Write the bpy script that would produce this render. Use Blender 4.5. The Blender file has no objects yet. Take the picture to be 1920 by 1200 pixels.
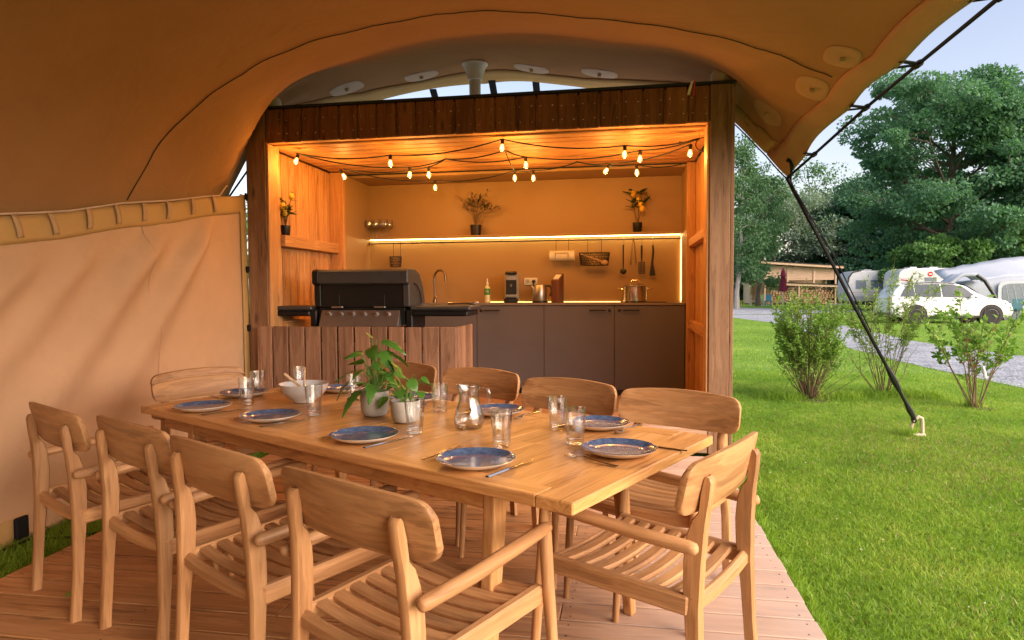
import bpy, bmesh, math, random
import numpy as np
from mathutils import Vector, Matrix, Euler

R = math.radians
sc = bpy.context.scene
COL = sc.collection
random.seed(7)
rng = np.random.default_rng(7)

# ------------------------------------------------------------------ camera
cam_d = bpy.data.cameras.new('camera')
cam = bpy.data.objects.new('camera', cam_d)
COL.objects.link(cam)
CE_R = Vector((0.98590, 0.16727, -0.00520))
CE_U = Vector((-0.00207, 0.04325, 0.99906))
CE_F = Vector((-0.16734, 0.98496, -0.04299))
cm = Matrix.Identity(4)
for i, a in enumerate((CE_R, CE_U, -CE_F)):
    for j in range(3):
        cm[j][i] = a[j]
cm.translation = Vector((0, 0, 1.28))
cam.matrix_world = cm
cam_d.sensor_width = 36
cam_d.lens = 36 * 1228.5 / 1920
cam_d.clip_start = 0.05
cam_d.clip_end = 1500
sc.camera = cam

# ------------------------------------------------------------------ world, sun, exposure
SUN_EL, SUN_AZ = 31.0, 124.0          # elevation; azimuth to the right of +y
w = bpy.data.worlds.new('World')
sc.world = w
w.use_nodes = True
nt = w.node_tree
bg = nt.nodes['Background']
sky = nt.nodes.new('ShaderNodeTexSky')
sky.sky_type = 'NISHITA'
sky.sun_disc = False
sky.sun_elevation = R(SUN_EL)
sky.sun_rotation = R(SUN_AZ)
sky.altitude = 200
sky.air_density = 1.0
sky.dust_density = 3.0
sky.ozone_density = 1.0
tint = nt.nodes.new('ShaderNodeMixRGB'); tint.blend_type = 'MULTIPLY'; tint.inputs[0].default_value = 1; tint.inputs[2].default_value = (1.36, 1.09, .97, 1)
nt.links.new(sky.outputs[0], tint.inputs[1]); nt.links.new(tint.outputs[0], bg.inputs[0])
bg.inputs[1].default_value = 0.15

sun_d = bpy.data.lights.new('sun', 'SUN')
sun_d.energy = 2.45
sun_d.angle = R(65)
sun_d.color = (1.0, 0.95, 0.88)
sun = bpy.data.objects.new('sun', sun_d)
COL.objects.link(sun)
_s = Vector((math.sin(R(SUN_AZ)) * math.cos(R(SUN_EL)), math.cos(R(SUN_AZ)) * math.cos(R(SUN_EL)), math.sin(R(SUN_EL))))
sun.rotation_euler = _s.to_track_quat('Z', 'Y').to_euler()
sun.location = (20, 20, 30)

sc.view_settings.view_transform = 'Standard'
sc.view_settings.look = 'None'
sc.view_settings.gamma = 1.0
sc.view_settings.exposure = 0.95
sc.cycles.use_denoising = True
sc.cycles.max_bounces = 10
sc.cycles.diffuse_bounces = 5
sc.cycles.transparent_max_bounces = 24
sc.cycles.transmission_bounces = 10
sc.cycles.sample_clamp_indirect = 6
sc.cycles.caustics_reflective = False
sc.cycles.caustics_refractive = False

# ------------------------------------------------------------------ mesh builder
def frame(z, up=(0, 0, 1)):
    z = Vector(z).normalized()
    u = Vector(up)
    if abs(z.dot(u)) > .98:
        u = Vector((0, 1, 0)) if abs(z.y) < .9 else Vector((1, 0, 0))
    x = u.cross(z).normalized()
    y = z.cross(x)
    return x, y, z

class MB:
    def __init__(self):
        self.v = []; self.f = []
    def add(self, vs, fs):
        n = len(self.v)
        self.v += [tuple(p) for p in vs]
        self.f += [tuple(i + n for i in f) for f in fs]
        return self
    def obox(self, c, ax, h, ch=0.0):
        c = Vector(c); ax = [Vector(a).normalized() for a in ax]
        if ch <= 0:
            vs = []
            for sx in (-1, 1):
                for sy in (-1, 1):
                    for sz in (-1, 1):
                        vs.append(c + ax[0] * sx * h[0] + ax[1] * sy * h[1] + ax[2] * sz * h[2])
            fs = [(0, 1, 3, 2), (4, 6, 7, 5), (0, 4, 5, 1), (2, 3, 7, 6), (0, 2, 6, 4), (1, 5, 7, 3)]
            return self.add(vs, fs)
        ch = min(ch, min(h) * .95)
        idx = {}; vs = []
        for a in range(3):
            for sx in (-1, 1):
                for sy in (-1, 1):
                    for sz in (-1, 1):
                        s = (sx, sy, sz)
                        p = Vector(c)
                        for k in range(3):
                            p = p + ax[k] * s[k] * (h[k] if k == a else h[k] - ch)
                        idx[(a, s)] = len(vs); vs.append(p)
        fs = []
        def setv(d):
            return (d[0], d[1], d[2])
        for a in range(3):
            b, e = (a + 1) % 3, (a + 2) % 3
            for s in (-1, 1):
                q = []
                for (tb, te) in ((-1, -1), (1, -1), (1, 1), (-1, 1)):
                    d = [0, 0, 0]; d[a] = s; d[b] = tb; d[e] = te
                    q.append(idx[(a, setv(d))])
                fs.append(tuple(q))
        for a, b in ((0, 1), (1, 2), (0, 2)):
            e = 3 - a - b
            for sa in (-1, 1):
                for sb in (-1, 1):
                    d1 = [0, 0, 0]; d1[a] = sa; d1[b] = sb; d1[e] = -1
                    d2 = list(d1); d2[e] = 1
                    fs.append((idx[(a, setv(d1))], idx[(a, setv(d2))], idx[(b, setv(d2))], idx[(b, setv(d1))]))
        for sx in (-1, 1):
            for sy in (-1, 1):
                for sz in (-1, 1):
                    s = (sx, sy, sz)
                    fs.append((idx[(0, s)], idx[(1, s)], idx[(2, s)]))
        out = []
        for f in fs:
            p = [vs[i] for i in f]
            n = (p[1] - p[0]).cross(p[2] - p[0])
            ctr = sum(p, Vector()) / len(p) - c
            out.append(f if n.dot(ctr) > 0 else f[::-1])
        return self.add(vs, out)
    def box(self, x0, x1, y0, y1, z0, z1, ch=0.0):
        return self.obox(((x0 + x1) / 2, (y0 + y1) / 2, (z0 + z1) / 2), ((1, 0, 0), (0, 1, 0), (0, 0, 1)),
                         (abs(x1 - x0) / 2, abs(y1 - y0) / 2, abs(z1 - z0) / 2), ch)
    def bar(self, p, q, wd, ht, up=(0, 0, 1), ch=0.0):
        p = Vector(p); q = Vector(q)
        x, y, z = frame(q - p, up)
        return self.obox((p + q) / 2, (x, y, z), (wd / 2, ht / 2, (q - p).length / 2), ch)
    def tube(self, pts, rad, n=8, cap=True, rx=1.0):
        pts = [Vector(p) for p in pts]
        if not hasattr(rad, '__len__'):
            rad = [rad] * len(pts)
        rings = []; prev = None
        for i, p in enumerate(pts):
            d = (pts[min(i + 1, len(pts) - 1)] - pts[max(i - 1, 0)])
            if d.length < 1e-9:
                d = Vector((0, 0, 1))
            d.normalize()
            if prev is None:
                x, y, _ = frame(d)
            else:
                x = prev - d * prev.dot(d)
                if x.length < 1e-6:
                    x, _, _ = frame(d)
                x.normalize(); y = d.cross(x)
            prev = x
            rings.append([p + (x * math.cos(2 * math.pi * k / n) * rx + y * math.sin(2 * math.pi * k / n)) * rad[i] for k in range(n)])
        vs = [v for r in rings for v in r]; fs = []
        for i in range(len(rings) - 1):
            for k in range(n):
                fs.append((i * n + k, i * n + (k + 1) % n, (i + 1) * n + (k + 1) % n, (i + 1) * n + k))
        if cap:
            fs.append(tuple(range(n))[::-1]); fs.append(tuple((len(rings) - 1) * n + k for k in range(n)))
        return self.add(vs, fs)
    def lathe(self, prof, n=20, c=(0, 0, 0), M=None, cap=True):
        vs = []; fs = []; c = Vector(c)
        for (r, z) in prof:
            for k in range(n):
                a = 2 * math.pi * k / n
                p = Vector((r * math.cos(a), r * math.sin(a), z))
                if M is not None:
                    p = M @ p
                vs.append(c + p)
        for i in range(len(prof) - 1):
            for k in range(n):
                fs.append((i * n + k, i * n + (k + 1) % n, (i + 1) * n + (k + 1) % n, (i + 1) * n + k))
        if cap and prof[0][0] > 1e-6: fs.append(tuple(range(n))[::-1])
        if cap and prof[-1][0] > 1e-6: fs.append(tuple((len(prof) - 1) * n + k for k in range(n)))
        return self.add(vs, fs)
    def sphere(self, c, r, n=12, m=8, s=(1, 1, 1)):
        prof = [(max(1e-7, r * math.sin(math.pi * i / m)), -r * math.cos(math.pi * i / m)) for i in range(m + 1)]
        M = Matrix.Diagonal(s)
        return self.lathe(prof, n, c, M)
    def grid(self, P):
        n, m = len(P), len(P[0])
        vs = [p for row in P for p in row]
        fs = [(i * m + j, i * m + j + 1, (i + 1) * m + j + 1, (i + 1) * m + j) for i in range(n - 1) for j in range(m - 1)]
        return self.add(vs, fs)
    def prism(self, poly, a, b):
        """poly: function list of 3D points; a,b offsets: extrude the polygon poly (3D pts) along vector b-a"""
        a = Vector(a); b = Vector(b); n = len(poly)
        vs = [Vector(p) + a for p in poly] + [Vector(p) + b for p in poly]
        fs = [tuple(range(n))[::-1], tuple(range(n, 2 * n))] + [(i, (i + 1) % n, n + (i + 1) % n, n + i) for i in range(n)]
        return self.add(vs, fs)
    def mesh(self, name, m=None, smooth=False, angle=38):
        me = bpy.data.meshes.new(name)
        me.from_pydata([tuple(p) for p in self.v], [], self.f)
        bm = bmesh.new(); bm.from_mesh(me)
        bmesh.ops.recalc_face_normals(bm, faces=bm.faces)
        bm.to_mesh(me); bm.free()
        if smooth:
            me.polygons.foreach_set('use_smooth', [True] * len(me.polygons))
            me.set_sharp_from_angle(angle=R(angle))
        if m is not None:
            me.materials.append(m)
        me.update()
        return me
    def build(self, name, m=None, parent=None, smooth=False, angle=38, loc=None, rot=None):
        return obj(name, self.mesh(name, m, smooth, angle), parent, loc, rot)

def obj(name, me, parent=None, loc=None, rot=None):
    o = bpy.data.objects.new(name, me)
    COL.objects.link(o)
    if parent is not None: o.parent = parent
    if loc is not None: o.location = loc
    if rot is not None: o.rotation_euler = rot
    return o

def thing(name, label, cat, loc=(0, 0, 0), rz=0.0, group=None):
    o = bpy.data.objects.new(name, None)
    COL.objects.link(o)
    o.location = loc; o.rotation_euler = (0, 0, rz)
    o.empty_display_size = .1
    return tag(o, label, cat, group)

def tag(o, label, cat, group=None):
    o['label'] = label; o['category'] = cat
    if group: o['group'] = group
    return o

def kind(o, k):
    o['kind'] = k
    return o

def copy_tree(o, parent=None):
    c = o.copy(); COL.objects.link(c); c.parent = parent
    for ch in list(o.children):
        copy_tree(ch, c)
    return c

def fast_mesh(name, verts, nper, m, smooth=False):
    """verts (N*nper,3): N polygons of nper corners each"""
    N = len(verts) // nper
    me = bpy.data.meshes.new(name)
    me.vertices.add(len(verts)); me.vertices.foreach_set('co', np.asarray(verts, np.float32).ravel())
    me.loops.add(N * nper); me.loops.foreach_set('vertex_index', np.arange(N * nper, dtype=np.int32))
    me.polygons.add(N); me.polygons.foreach_set('loop_start', np.arange(0, N * nper, nper, dtype=np.int32))
    me.polygons.foreach_set('loop_total', np.full(N, nper, np.int32))
    me.update(calc_edges=True); me.validate()
    if m: me.materials.append(m)
    return me

# ------------------------------------------------------------------ materials
MATS = {}
def newmat(name):
    m = bpy.data.materials.new(name); m.use_nodes = True
    MATS[name] = m
    n = m.node_tree
    return m, n, n.nodes, n.links, n.nodes['Principled BSDF']

def setp(b, **k):
    for key, v in k.items():
        b.inputs[key.replace('_', ' ')].default_value = v

def c4(c): return (c[0], c[1], c[2], 1)

def plain(name, col, rough=.5, metal=0.0, var=.12, scale=12, bump=0.0, coat=0, spec=.5):
    m, n, N, L, b = newmat(name)
    setp(b, Roughness=rough, Metallic=metal)
    b.inputs['Specular IOR Level'].default_value = spec
    if coat: b.inputs['Coat Weight'].default_value = coat
    tc = N.new('ShaderNodeTexCoord'); nz = N.new('ShaderNodeTexNoise')
    nz.inputs['Scale'].default_value = scale; nz.inputs['Detail'].default_value = 6
    L.new(tc.outputs['Object'], nz.inputs['Vector'])
    cr = N.new('ShaderNodeValToRGB')
    cr.color_ramp.elements[0].position = .3; cr.color_ramp.elements[1].position = .7
    cr.color_ramp.elements[0].color = c4([x * (1 - var) for x in col]); cr.color_ramp.elements[1].color = c4([min(1, x * (1 + var)) for x in col])
    L.new(nz.outputs[0], cr.inputs[0]); L.new(cr.outputs[0], b.inputs['Base Color'])
    rr = N.new('ShaderNodeMapRange'); rr.inputs['To Min'].default_value = max(0, rough - .08); rr.inputs['To Max'].default_value = min(1, rough + .08)
    L.new(nz.outputs[0], rr.inputs['Value']); L.new(rr.outputs[0], b.inputs['Roughness'])
    if bump:
        nb = N.new('ShaderNodeTexNoise'); nb.inputs['Scale'].default_value = scale * 14; nb.inputs['Detail'].default_value = 3
        L.new(tc.outputs['Object'], nb.inputs['Vector'])
        bp = N.new('ShaderNodeBump'); bp.inputs['Strength'].default_value = bump; bp.inputs['Distance'].default_value = .004
        L.new(nb.outputs[0], bp.inputs['Height']); L.new(bp.outputs[0], b.inputs['Normal'])
    return m

def wood(name, light, mid, dark, axis='x', rough=.5, knots=.0, fine=1.0, var=.22, bump=.25, coarse=1.0, wear=0.0, wearcol=(.3, .27, .24), dist=.9):
    m, n, N, L, b = newmat(name)
    setp(b, Roughness=rough); b.inputs['Specular IOR Level'].default_value = .35
    tc = N.new('ShaderNodeTexCoord'); oi = N.new('ShaderNodeObjectInfo')
    mul = N.new('ShaderNodeVectorMath'); mul.operation = 'SCALE'; mul.inputs[0].default_value = (31, 17, 23)
    L.new(oi.outputs['Random'], mul.inputs['Scale'])
    add = N.new('ShaderNodeVectorMath'); L.new(tc.outputs['Object'], add.inputs[0]); L.new(mul.outputs[0], add.inputs[1])
    def mapped(al, cr_):
        mp = N.new('ShaderNodeMapping'); s = [cr_] * 3; s['xyz'.index(axis)] = al
        mp.inputs['Scale'].default_value = s; L.new(add.outputs[0], mp.inputs['Vector']); return mp
    mp1 = mapped(.55 * coarse, 7 * coarse)
    n1 = N.new('ShaderNodeTexNoise'); n1.inputs['Scale'].default_value = 2.2; n1.inputs['Detail'].default_value = 5
    n1.inputs['Roughness'].default_value = .62; n1.inputs['Distortion'].default_value = dist
    L.new(mp1.outputs[0], n1.inputs['Vector'])
    # growth rings: bands of the coarse field
    sn = N.new('ShaderNodeMath'); sn.operation = 'MULTIPLY'; sn.inputs[1].default_value = 46
    L.new(n1.outputs[0], sn.inputs[0])
    sn2 = N.new('ShaderNodeMath'); sn2.operation = 'SINE'; L.new(sn.outputs[0], sn2.inputs[0])
    mp2 = mapped(1.6 * fine, 55 * fine)
    n2 = N.new('ShaderNodeTexNoise'); n2.inputs['Scale'].default_value = 1.6; n2.inputs['Detail'].default_value = 3
    L.new(mp2.outputs[0], n2.inputs['Vector'])
    a1 = N.new('ShaderNodeMath'); a1.operation = 'MULTIPLY_ADD'; a1.inputs[1].default_value = .075
    L.new(sn2.outputs[0], a1.inputs[0]); L.new(n1.outputs[0], a1.inputs[2])
    a2 = N.new('ShaderNodeMath'); a2.operation = 'MULTIPLY_ADD'; a2.inputs[1].default_value = .38
    L.new(n2.outputs[0], a2.inputs[0]); L.new(a1.outputs[0], a2.inputs[2])
    cr = N.new('ShaderNodeValToRGB'); e = cr.color_ramp.elements
    e[0].position = .46; e[0].color = c4(dark); e[1].position = .86; e[1].color = c4(light)
    x = e.new(.64); x.color = c4(mid)
    L.new(a2.outputs[0], cr.inputs[0])
    col = cr.outputs[0]
    if knots:
        mp3 = mapped(1.5, 5.5)
        vo = N.new('ShaderNodeTexVoronoi'); vo.inputs['Scale'].default_value = 1.5
        L.new(mp3.outputs[0], vo.inputs['Vector'])
        k = N.new('ShaderNodeMapRange'); k.inputs['From Min'].default_value = .04; k.inputs['From Max'].default_value = .17
        k.inputs['To Min'].default_value = knots; k.inputs['To Max'].default_value = 0
        L.new(vo.outputs['Distance'], k.inputs['Value'])
        mx = N.new('ShaderNodeMixRGB'); L.new(k.outputs[0], mx.inputs[0]); L.new(col, mx.inputs[1]); mx.inputs[2].default_value = c4([q * .35 for q in dark])
        col = mx.outputs[0]
    if wear:
        n3 = N.new('ShaderNodeTexNoise'); n3.inputs['Scale'].default_value = 2.3; n3.inputs['Detail'].default_value = 7
        mpw = mapped(1.0, 6.5); L.new(mpw.outputs[0], n3.inputs['Vector'])
        wr = N.new('ShaderNodeMapRange'); wr.inputs['From Min'].default_value = .45; wr.inputs['From Max'].default_value = .75
        wr.inputs['To Max'].default_value = wear
        L.new(n3.outputs[0], wr.inputs['Value'])
        mx = N.new('ShaderNodeMixRGB'); L.new(wr.outputs[0], mx.inputs[0]); L.new(col, mx.inputs[1]); mx.inputs[2].default_value = c4(wearcol)
        col = mx.outputs[0]
    hs = N.new('ShaderNodeHueSaturation'); mr = N.new('ShaderNodeMapRange')
    mr.inputs['To Min'].default_value = 1 - var; mr.inputs['To Max'].default_value = 1 + var
    L.new(oi.outputs['Random'], mr.inputs['Value']); L.new(mr.outputs[0], hs.inputs['Value']); L.new(col, hs.inputs['Color'])
    L.new(hs.outputs[0], b.inputs['Base Color'])
    rr = N.new('ShaderNodeMapRange'); rr.inputs['To Min'].default_value = rough - .1; rr.inputs['To Max'].default_value = rough + .12
    L.new(n1.outputs[0], rr.inputs['Value']); L.new(rr.outputs[0], b.inputs['Roughness'])
    bp = N.new('ShaderNodeBump'); bp.inputs['Strength'].default_value = bump; bp.inputs['Distance'].default_value = .0025
    L.new(a2.outputs[0], bp.inputs['Height']); L.new(bp.outputs[0], b.inputs['Normal'])
    return m

def fabric(name, col, trans=.06, weave=600, var=.08, rough=.85, bump=.12):
    m, n, N, L, b = newmat(name)
    setp(b, Roughness=rough); b.inputs['Specular IOR Level'].default_value = .15
    tc = N.new('ShaderNodeTexCoord')
    nz = N.new('ShaderNodeTexNoise'); nz.inputs['Scale'].default_value = 1.7; nz.inputs['Detail'].default_value = 8; nz.inputs['Roughness'].default_value = .65
    L.new(tc.outputs['Object'], nz.inputs['Vector'])
    cr = N.new('ShaderNodeValToRGB'); cr.color_ramp.elements[0].position = .3; cr.color_ramp.elements[1].position = .75
    cr.color_ramp.elements[0].color = c4([x * (1 - var) for x in col]); cr.color_ramp.elements[1].color = c4([x * (1 + var) for x in col])
    L.new(nz.outputs[0], cr.inputs[0]); L.new(cr.outputs[0], b.inputs['Base Color'])
    wv = N.new('ShaderNodeTexWave'); wv.inputs['Scale'].default_value = weave / 6; wv.bands_direction = 'Z'
    wv.inputs['Distortion'].default_value = 1.5; wv.inputs['Detail'].default_value = 2
    L.new(tc.outputs['Object'], wv.inputs['Vector'])
    bp = N.new('ShaderNodeBump'); bp.inputs['Strength'].default_value = bump; bp.inputs['Distance'].default_value = .002
    L.new(wv.outputs[0], bp.inputs['Height'])
    nw = N.new('ShaderNodeTexNoise'); nw.inputs['Scale'].default_value = 4.5; nw.inputs['Detail'].default_value = 5; nw.inputs['Distortion'].default_value = 1.2; L.new(tc.outputs['Object'], nw.inputs['Vector'])
    bw = N.new('ShaderNodeBump'); bw.inputs['Strength'].default_value = .28; bw.inputs['Distance'].default_value = .03
    L.new(nw.outputs[0], bw.inputs['Height']); L.new(bw.outputs[0], bp.inputs['Normal']); L.new(bp.outputs[0], b.inputs['Normal'])
    tr = N.new('ShaderNodeBsdfTranslucent'); L.new(cr.outputs[0], tr.inputs[0])
    mx = N.new('ShaderNodeMixShader'); mx.inputs[0].default_value = trans
    L.new(b.outputs[0], mx.inputs[1]); L.new(tr.outputs[0], mx.inputs[2])
    L.new(mx.outputs[0], N['Material Output'].inputs[0])
    return m

def leafmat(name, c_dark, c_light, trans=.35, rough=.5, tscale=1.0, clump=0.0, spec=.3):
    m, n, N, L, b = newmat(name)
    setp(b, Roughness=rough); b.inputs['Specular IOR Level'].default_value = spec
    ge = N.new('ShaderNodeNewGeometry')
    fac = ge.outputs['Random Per Island']
    if clump:
        tc = N.new('ShaderNodeTexCoord'); nz = N.new('ShaderNodeTexNoise'); nz.inputs['Scale'].default_value = clump; nz.inputs['Detail'].default_value = 4
        L.new(tc.outputs['Object'], nz.inputs['Vector'])
        ad = N.new('ShaderNodeMath'); ad.operation = 'MULTIPLY_ADD'; ad.inputs[1].default_value = .45
        sb = N.new('ShaderNodeMapRange'); sb.inputs['From Min'].default_value = .3; sb.inputs['From Max'].default_value = .7; sb.inputs['To Max'].default_value = .6
        L.new(nz.outputs[0], sb.inputs['Value'])
        L.new(fac, ad.inputs[0]); L.new(sb.outputs[0], ad.inputs[2]); fac = ad.outputs[0]
    cr = N.new('ShaderNodeValToRGB'); cr.color_ramp.elements[0].color = c4(c_dark); cr.color_ramp.elements[1].color = c4(c_light)
    L.new(fac, cr.inputs[0]); L.new(cr.outputs[0], b.inputs['Base Color'])
    tr = N.new('ShaderNodeBsdfTranslucent')
    tm = N.new('ShaderNodeMixRGB'); tm.blend_type = 'MULTIPLY'; tm.inputs[0].default_value = 1; tm.inputs[2].default_value = (1.1 * tscale, 1.15 * tscale, .6 * tscale, 1)
    L.new(cr.outputs[0], tm.inputs[1]); L.new(tm.outputs[0], tr.inputs[0])
    mx = N.new('ShaderNodeMixShader'); mx.inputs[0].default_value = trans
    L.new(b.outputs[0], mx.inputs[1]); L.new(tr.outputs[0], mx.inputs[2]); L.new(mx.outputs[0], N['Material Output'].inputs[0])
    return m

def emit(name, col, s):
    m, n, N, L, b = newmat(name)
    b.inputs['Base Color'].default_value = c4(col)
    b.inputs['Emission Color'].default_value = c4(col); b.inputs['Emission Strength'].default_value = s
    return m

def glassmat(name, tint=(.97, .985, .98), edge=.5, gl=1.0, rough=.0):
    m, n, N, L, b = newmat(name)
    N.remove(b)
    lw = N.new('ShaderNodeLayerWeight'); lw.inputs[0].default_value = .5
    tr = N.new('ShaderNodeBsdfTransparent')
    mc = N.new('ShaderNodeMixRGB'); mc.inputs[1].default_value = c4(tint); mc.inputs[2].default_value = c4([t * edge for t in tint])
    pw = N.new('ShaderNodeMath'); pw.operation = 'POWER'; pw.inputs[1].default_value = 2.5
    L.new(lw.outputs['Facing'], pw.inputs[0]); L.new(pw.outputs[0], mc.inputs[0]); L.new(mc.outputs[0], tr.inputs[0])
    gs = N.new('ShaderNodeBsdfGlossy'); gs.inputs['Roughness'].default_value = rough
    tcx = N.new('ShaderNodeTexCoord'); nz = N.new('ShaderNodeTexNoise'); nz.inputs['Scale'].default_value = 30
    L.new(tcx.outputs['Object'], nz.inputs['Vector'])
    bp = N.new('ShaderNodeBump'); bp.inputs['Strength'].default_value = .12; bp.inputs['Distance'].default_value = .004
    L.new(nz.outputs[0], bp.inputs['Height']); L.new(bp.outputs[0], gs.inputs['Normal'])
    fr = N.new('ShaderNodeMath'); fr.operation = 'POWER'; fr.inputs[1].default_value = 4.0; L.new(lw.outputs['Facing'], fr.inputs[0])
    ml = N.new('ShaderNodeMath'); ml.operation = 'MULTIPLY_ADD'; ml.inputs[1].default_value = .75 * gl; ml.inputs[2].default_value = .05 * gl; ml.use_clamp = True
    L.new(fr.outputs[0], ml.inputs[0])
    mx = N.new('ShaderNodeMixShader'); L.new(ml.outputs[0], mx.inputs[0]); L.new(tr.outputs[0], mx.inputs[1]); L.new(gs.outputs[0], mx.inputs[2])
    L.new(mx.outputs[0], N['Material Output'].inputs[0])
    return m

# teak furniture
TE = dict(light=(.51, .28, .122), mid=(.40, .205, .085), dark=(.275, .135, .054))
for ax in 'xyz':
    wood('teak_' + ax, axis=ax, rough=.48, var=.19, bump=.08, wear=.16, dist=.3, coarse=.8, wearcol=(.42, .31, .20), **TE)
wood('table_wood_x', (.62, .33, .125), (.50, .24, .08), (.33, .14, .042), 'x', .34, var=.16, bump=.10)
wood('table_wood_y', (.66, .36, .14), (.54, .265, .09), (.35, .155, .046), 'y', .34, var=.16, bump=.10)
wood('table_wood_z', (.58, .32, .135), (.47, .235, .085), (.31, .135, .043), 'z', .45, var=.10, bump=.10)
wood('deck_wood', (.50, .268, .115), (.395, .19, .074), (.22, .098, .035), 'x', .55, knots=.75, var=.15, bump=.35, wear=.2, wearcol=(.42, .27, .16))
wood('dark_stain_z', (.27, .115, .048), (.20, .078, .030), (.10, .038, .015), 'z', .6, knots=.75, var=.2, bump=.3)
wood('post_wood', (.27, .15, .08), (.20, .105, .053), (.105, .05, .024), 'z', .6, knots=.85, var=.08, bump=.3, wear=.2, wearcol=(.33, .22, .15))
wood('pine_z', (.60, .33, .14), (.50, .25, .095), (.34, .15, .05), 'z', .55, knots=.7, var=.14, bump=.2)
wood('pine_x', (.60, .33, .14), (.50, .25, .095), (.34, .15, .05), 'x', .55, knots=.6, var=.14, bump=.2)
wood('pine_y', (.58, .31, .13), (.48, .24, .09), (.33, .14, .05), 'y', .55, knots=.6, var=.1, bump=.2)
wood('slat_wood', (.32, .185, .115), (.235, .128, .076), (.14, .072, .04), 'z', .65, knots=.5, var=.2, bump=.35)
wood('riser_wood', (.42, .27, .17), (.33, .2, .12), (.2, .11, .06), 'x', .6, knots=.5, var=.15, bump=.3)
wood('box_wood', (.17, .07, .04), (.12, .045, .025), (.07, .025, .015), 'z', .45)
wood('spoon_wood', (.62, .44, .27), (.52, .34, .19), (.40, .25, .13), 'x', .5, var=.05)
wood('shed_wood', (.80, .60, .42), (.72, .52, .35), (.60, .42, .27), 'x', .6, var=.12, bump=.2)
wood('bark', (.16, .13, .10), (.11, .09, .07), (.06, .05, .04), 'z', .85, fine=.3, bump=.6)
wood('bark_pale', (.36, .34, .31), (.26, .25, .23), (.12, .11, .10), 'z', .85, fine=.3, bump=.5)
wood('twig', (.20, .14, .08), (.15, .10, .055), (.09, .06, .035), 'z', .8, bump=.2)
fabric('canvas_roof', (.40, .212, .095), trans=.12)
fabric('canvas_patch_dark', (.50, .30, .165), trans=.10)
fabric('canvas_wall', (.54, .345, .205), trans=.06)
fabric('canvas_band', (.50, .315, .125), trans=.05)
fabric('canvas_strap', (.47, .31, .17), trans=.03)
fabric('canvas_patch', (.62, .47, .36), trans=.08)
fabric('webbing', (.012, .012, .014), trans=0, rough=.7)
plain('pvc_white', (.70, .66, .60), .45, bump=.05)
plain('seam_thread', (.05, .03, .018), .8)
plain('black_plastic', (.012, .012, .013), .4)
plain('black_metal', (.014, .014, .016), .38, .3)
plain('roof_felt', (.02, .02, .022), .8, bump=.3)
plain('roof_sheet', (.80, .78, .74), .8, bump=.2)
plain('taupe', (.115, .102, .108), .55, var=.04, scale=5, bump=.03)
plain('lamplit_taupe', (.38, .235, .10), .5, var=.03, scale=4)  # cabinet taupe with the warm lamp light put into its colour
plain('counter_top', (.20, .165, .14), .35, var=.05)
plain('steel', (.62, .60, .58), .22, 1.0, var=.05)
plain('brushed_steel', (.50, .48, .46), .36, 1.0, var=.08)
plain('rail_metal', (.25, .2, .15), .35, 1.0)
plain('bbq_black', (.009, .009, .010), .42, 0, var=.2, spec=.3)
plain('bbq_grey', (.055, .055, .058), .42, .2, var=.1)
plain('bbq_panel', (.30, .28, .27), .34, .8, var=.08)
plain('concrete', (.47, .45, .40), .8, var=.12, scale=22, bump=.35)
plain('bowl_glaze', (.62, .63, .63), .28, var=.04, coat=.4)
plain('plate_cream', (.70, .65, .57), .3, var=.06, coat=.3)
plain('soil', (.03, .02, .013), .95, bump=.6)
plain('white_paint', (.76, .77, .78), .3, var=.03, coat=.6)
plain('caravan_white', (.52, .54, .56), .4, var=.05)
plain('caravan_grey', (.42, .43, .45), .4, var=.06)
plain('awning_grey', (.30, .35, .41), .7, var=.08)
plain('awning_light', (.42, .47, .53), .7, var=.06)
plain('car_glass', (.016, .030, .042), .06, 0, var=.1, spec=.35)
plain('window_grey', (.16, .20, .24), .15, 0, var=.15)
plain('tyre', (.018, .018, .019), .8)
plain('alloy', (.10, .10, .11), .35, .8)
plain('red_lens', (.5, .02, .02), .2, coat=.5)
plain('red_fabric', (.23, .022, .055), .85)
plain('white_cloth', (.75, .72, .68), .9)
plain('red_cloth', (.6, .05, .03), .8)
plain('blue_plastic', (.02, .22, .36), .4)
plain('yellow_plastic', (.60, .60, .06), .4)
plain('lime_plastic', (.45, .60, .28), .4)
plain('white_plastic', (.72, .72, .70), .4)
plain('teal_sheet', (.02, .12, .15), .5)
plain('lemon', (.70, .45, .03), .4, bump=.2)
plain('paper', (.82, .78, .70), .9)
plain('liquid_bottle', (.62, .62, .35), .2)
plain('label_green', (.05, .25, .05), .5)
plain('silver_plastic', (.50, .48, .46), .3, .5)
plain('stake_beige', (.52, .44, .31), .7, bump=.3)
plain('log_end', (.58, .38, .22), .8, var=.3, scale=3)
plain('log_bark', (.20, .15, .11), .9, var=.3, scale=4)
plain('rubber', (.01, .01, .01), .8)
emit('led', (1.0, .64, .22), 17)
emit('filament', (1.0, .50, .14), 40)
emit('glow_dim', (1.0, .62, .2), 5)
glassmat('glass', tint=(.975, .985, .99), gl=2.3, edge=.66)
glassmat('bulb_glass', tint=(1, .86, .6), edge=.7)
_n = MATS['bulb_glass'].node_tree; _e = _n.nodes.new('ShaderNodeEmission'); _e.inputs[0].default_value = (1, .5, .12, 1); _e.inputs[1].default_value = .45
_a = _n.nodes.new('ShaderNodeAddShader'); _o = _n.nodes['Material Output']; _l = _o.inputs[0].links[0].from_socket
_n.links.new(_l, _a.inputs[0]); _n.links.new(_e.outputs[0], _a.inputs[1]); _n.links.new(_a.outputs[0], _o.inputs[0])
leafmat('grass_blade', (.115, .22, .020), (.31, .46, .065), trans=.4, tscale=1.2, clump=.8, rough=.45)
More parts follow.
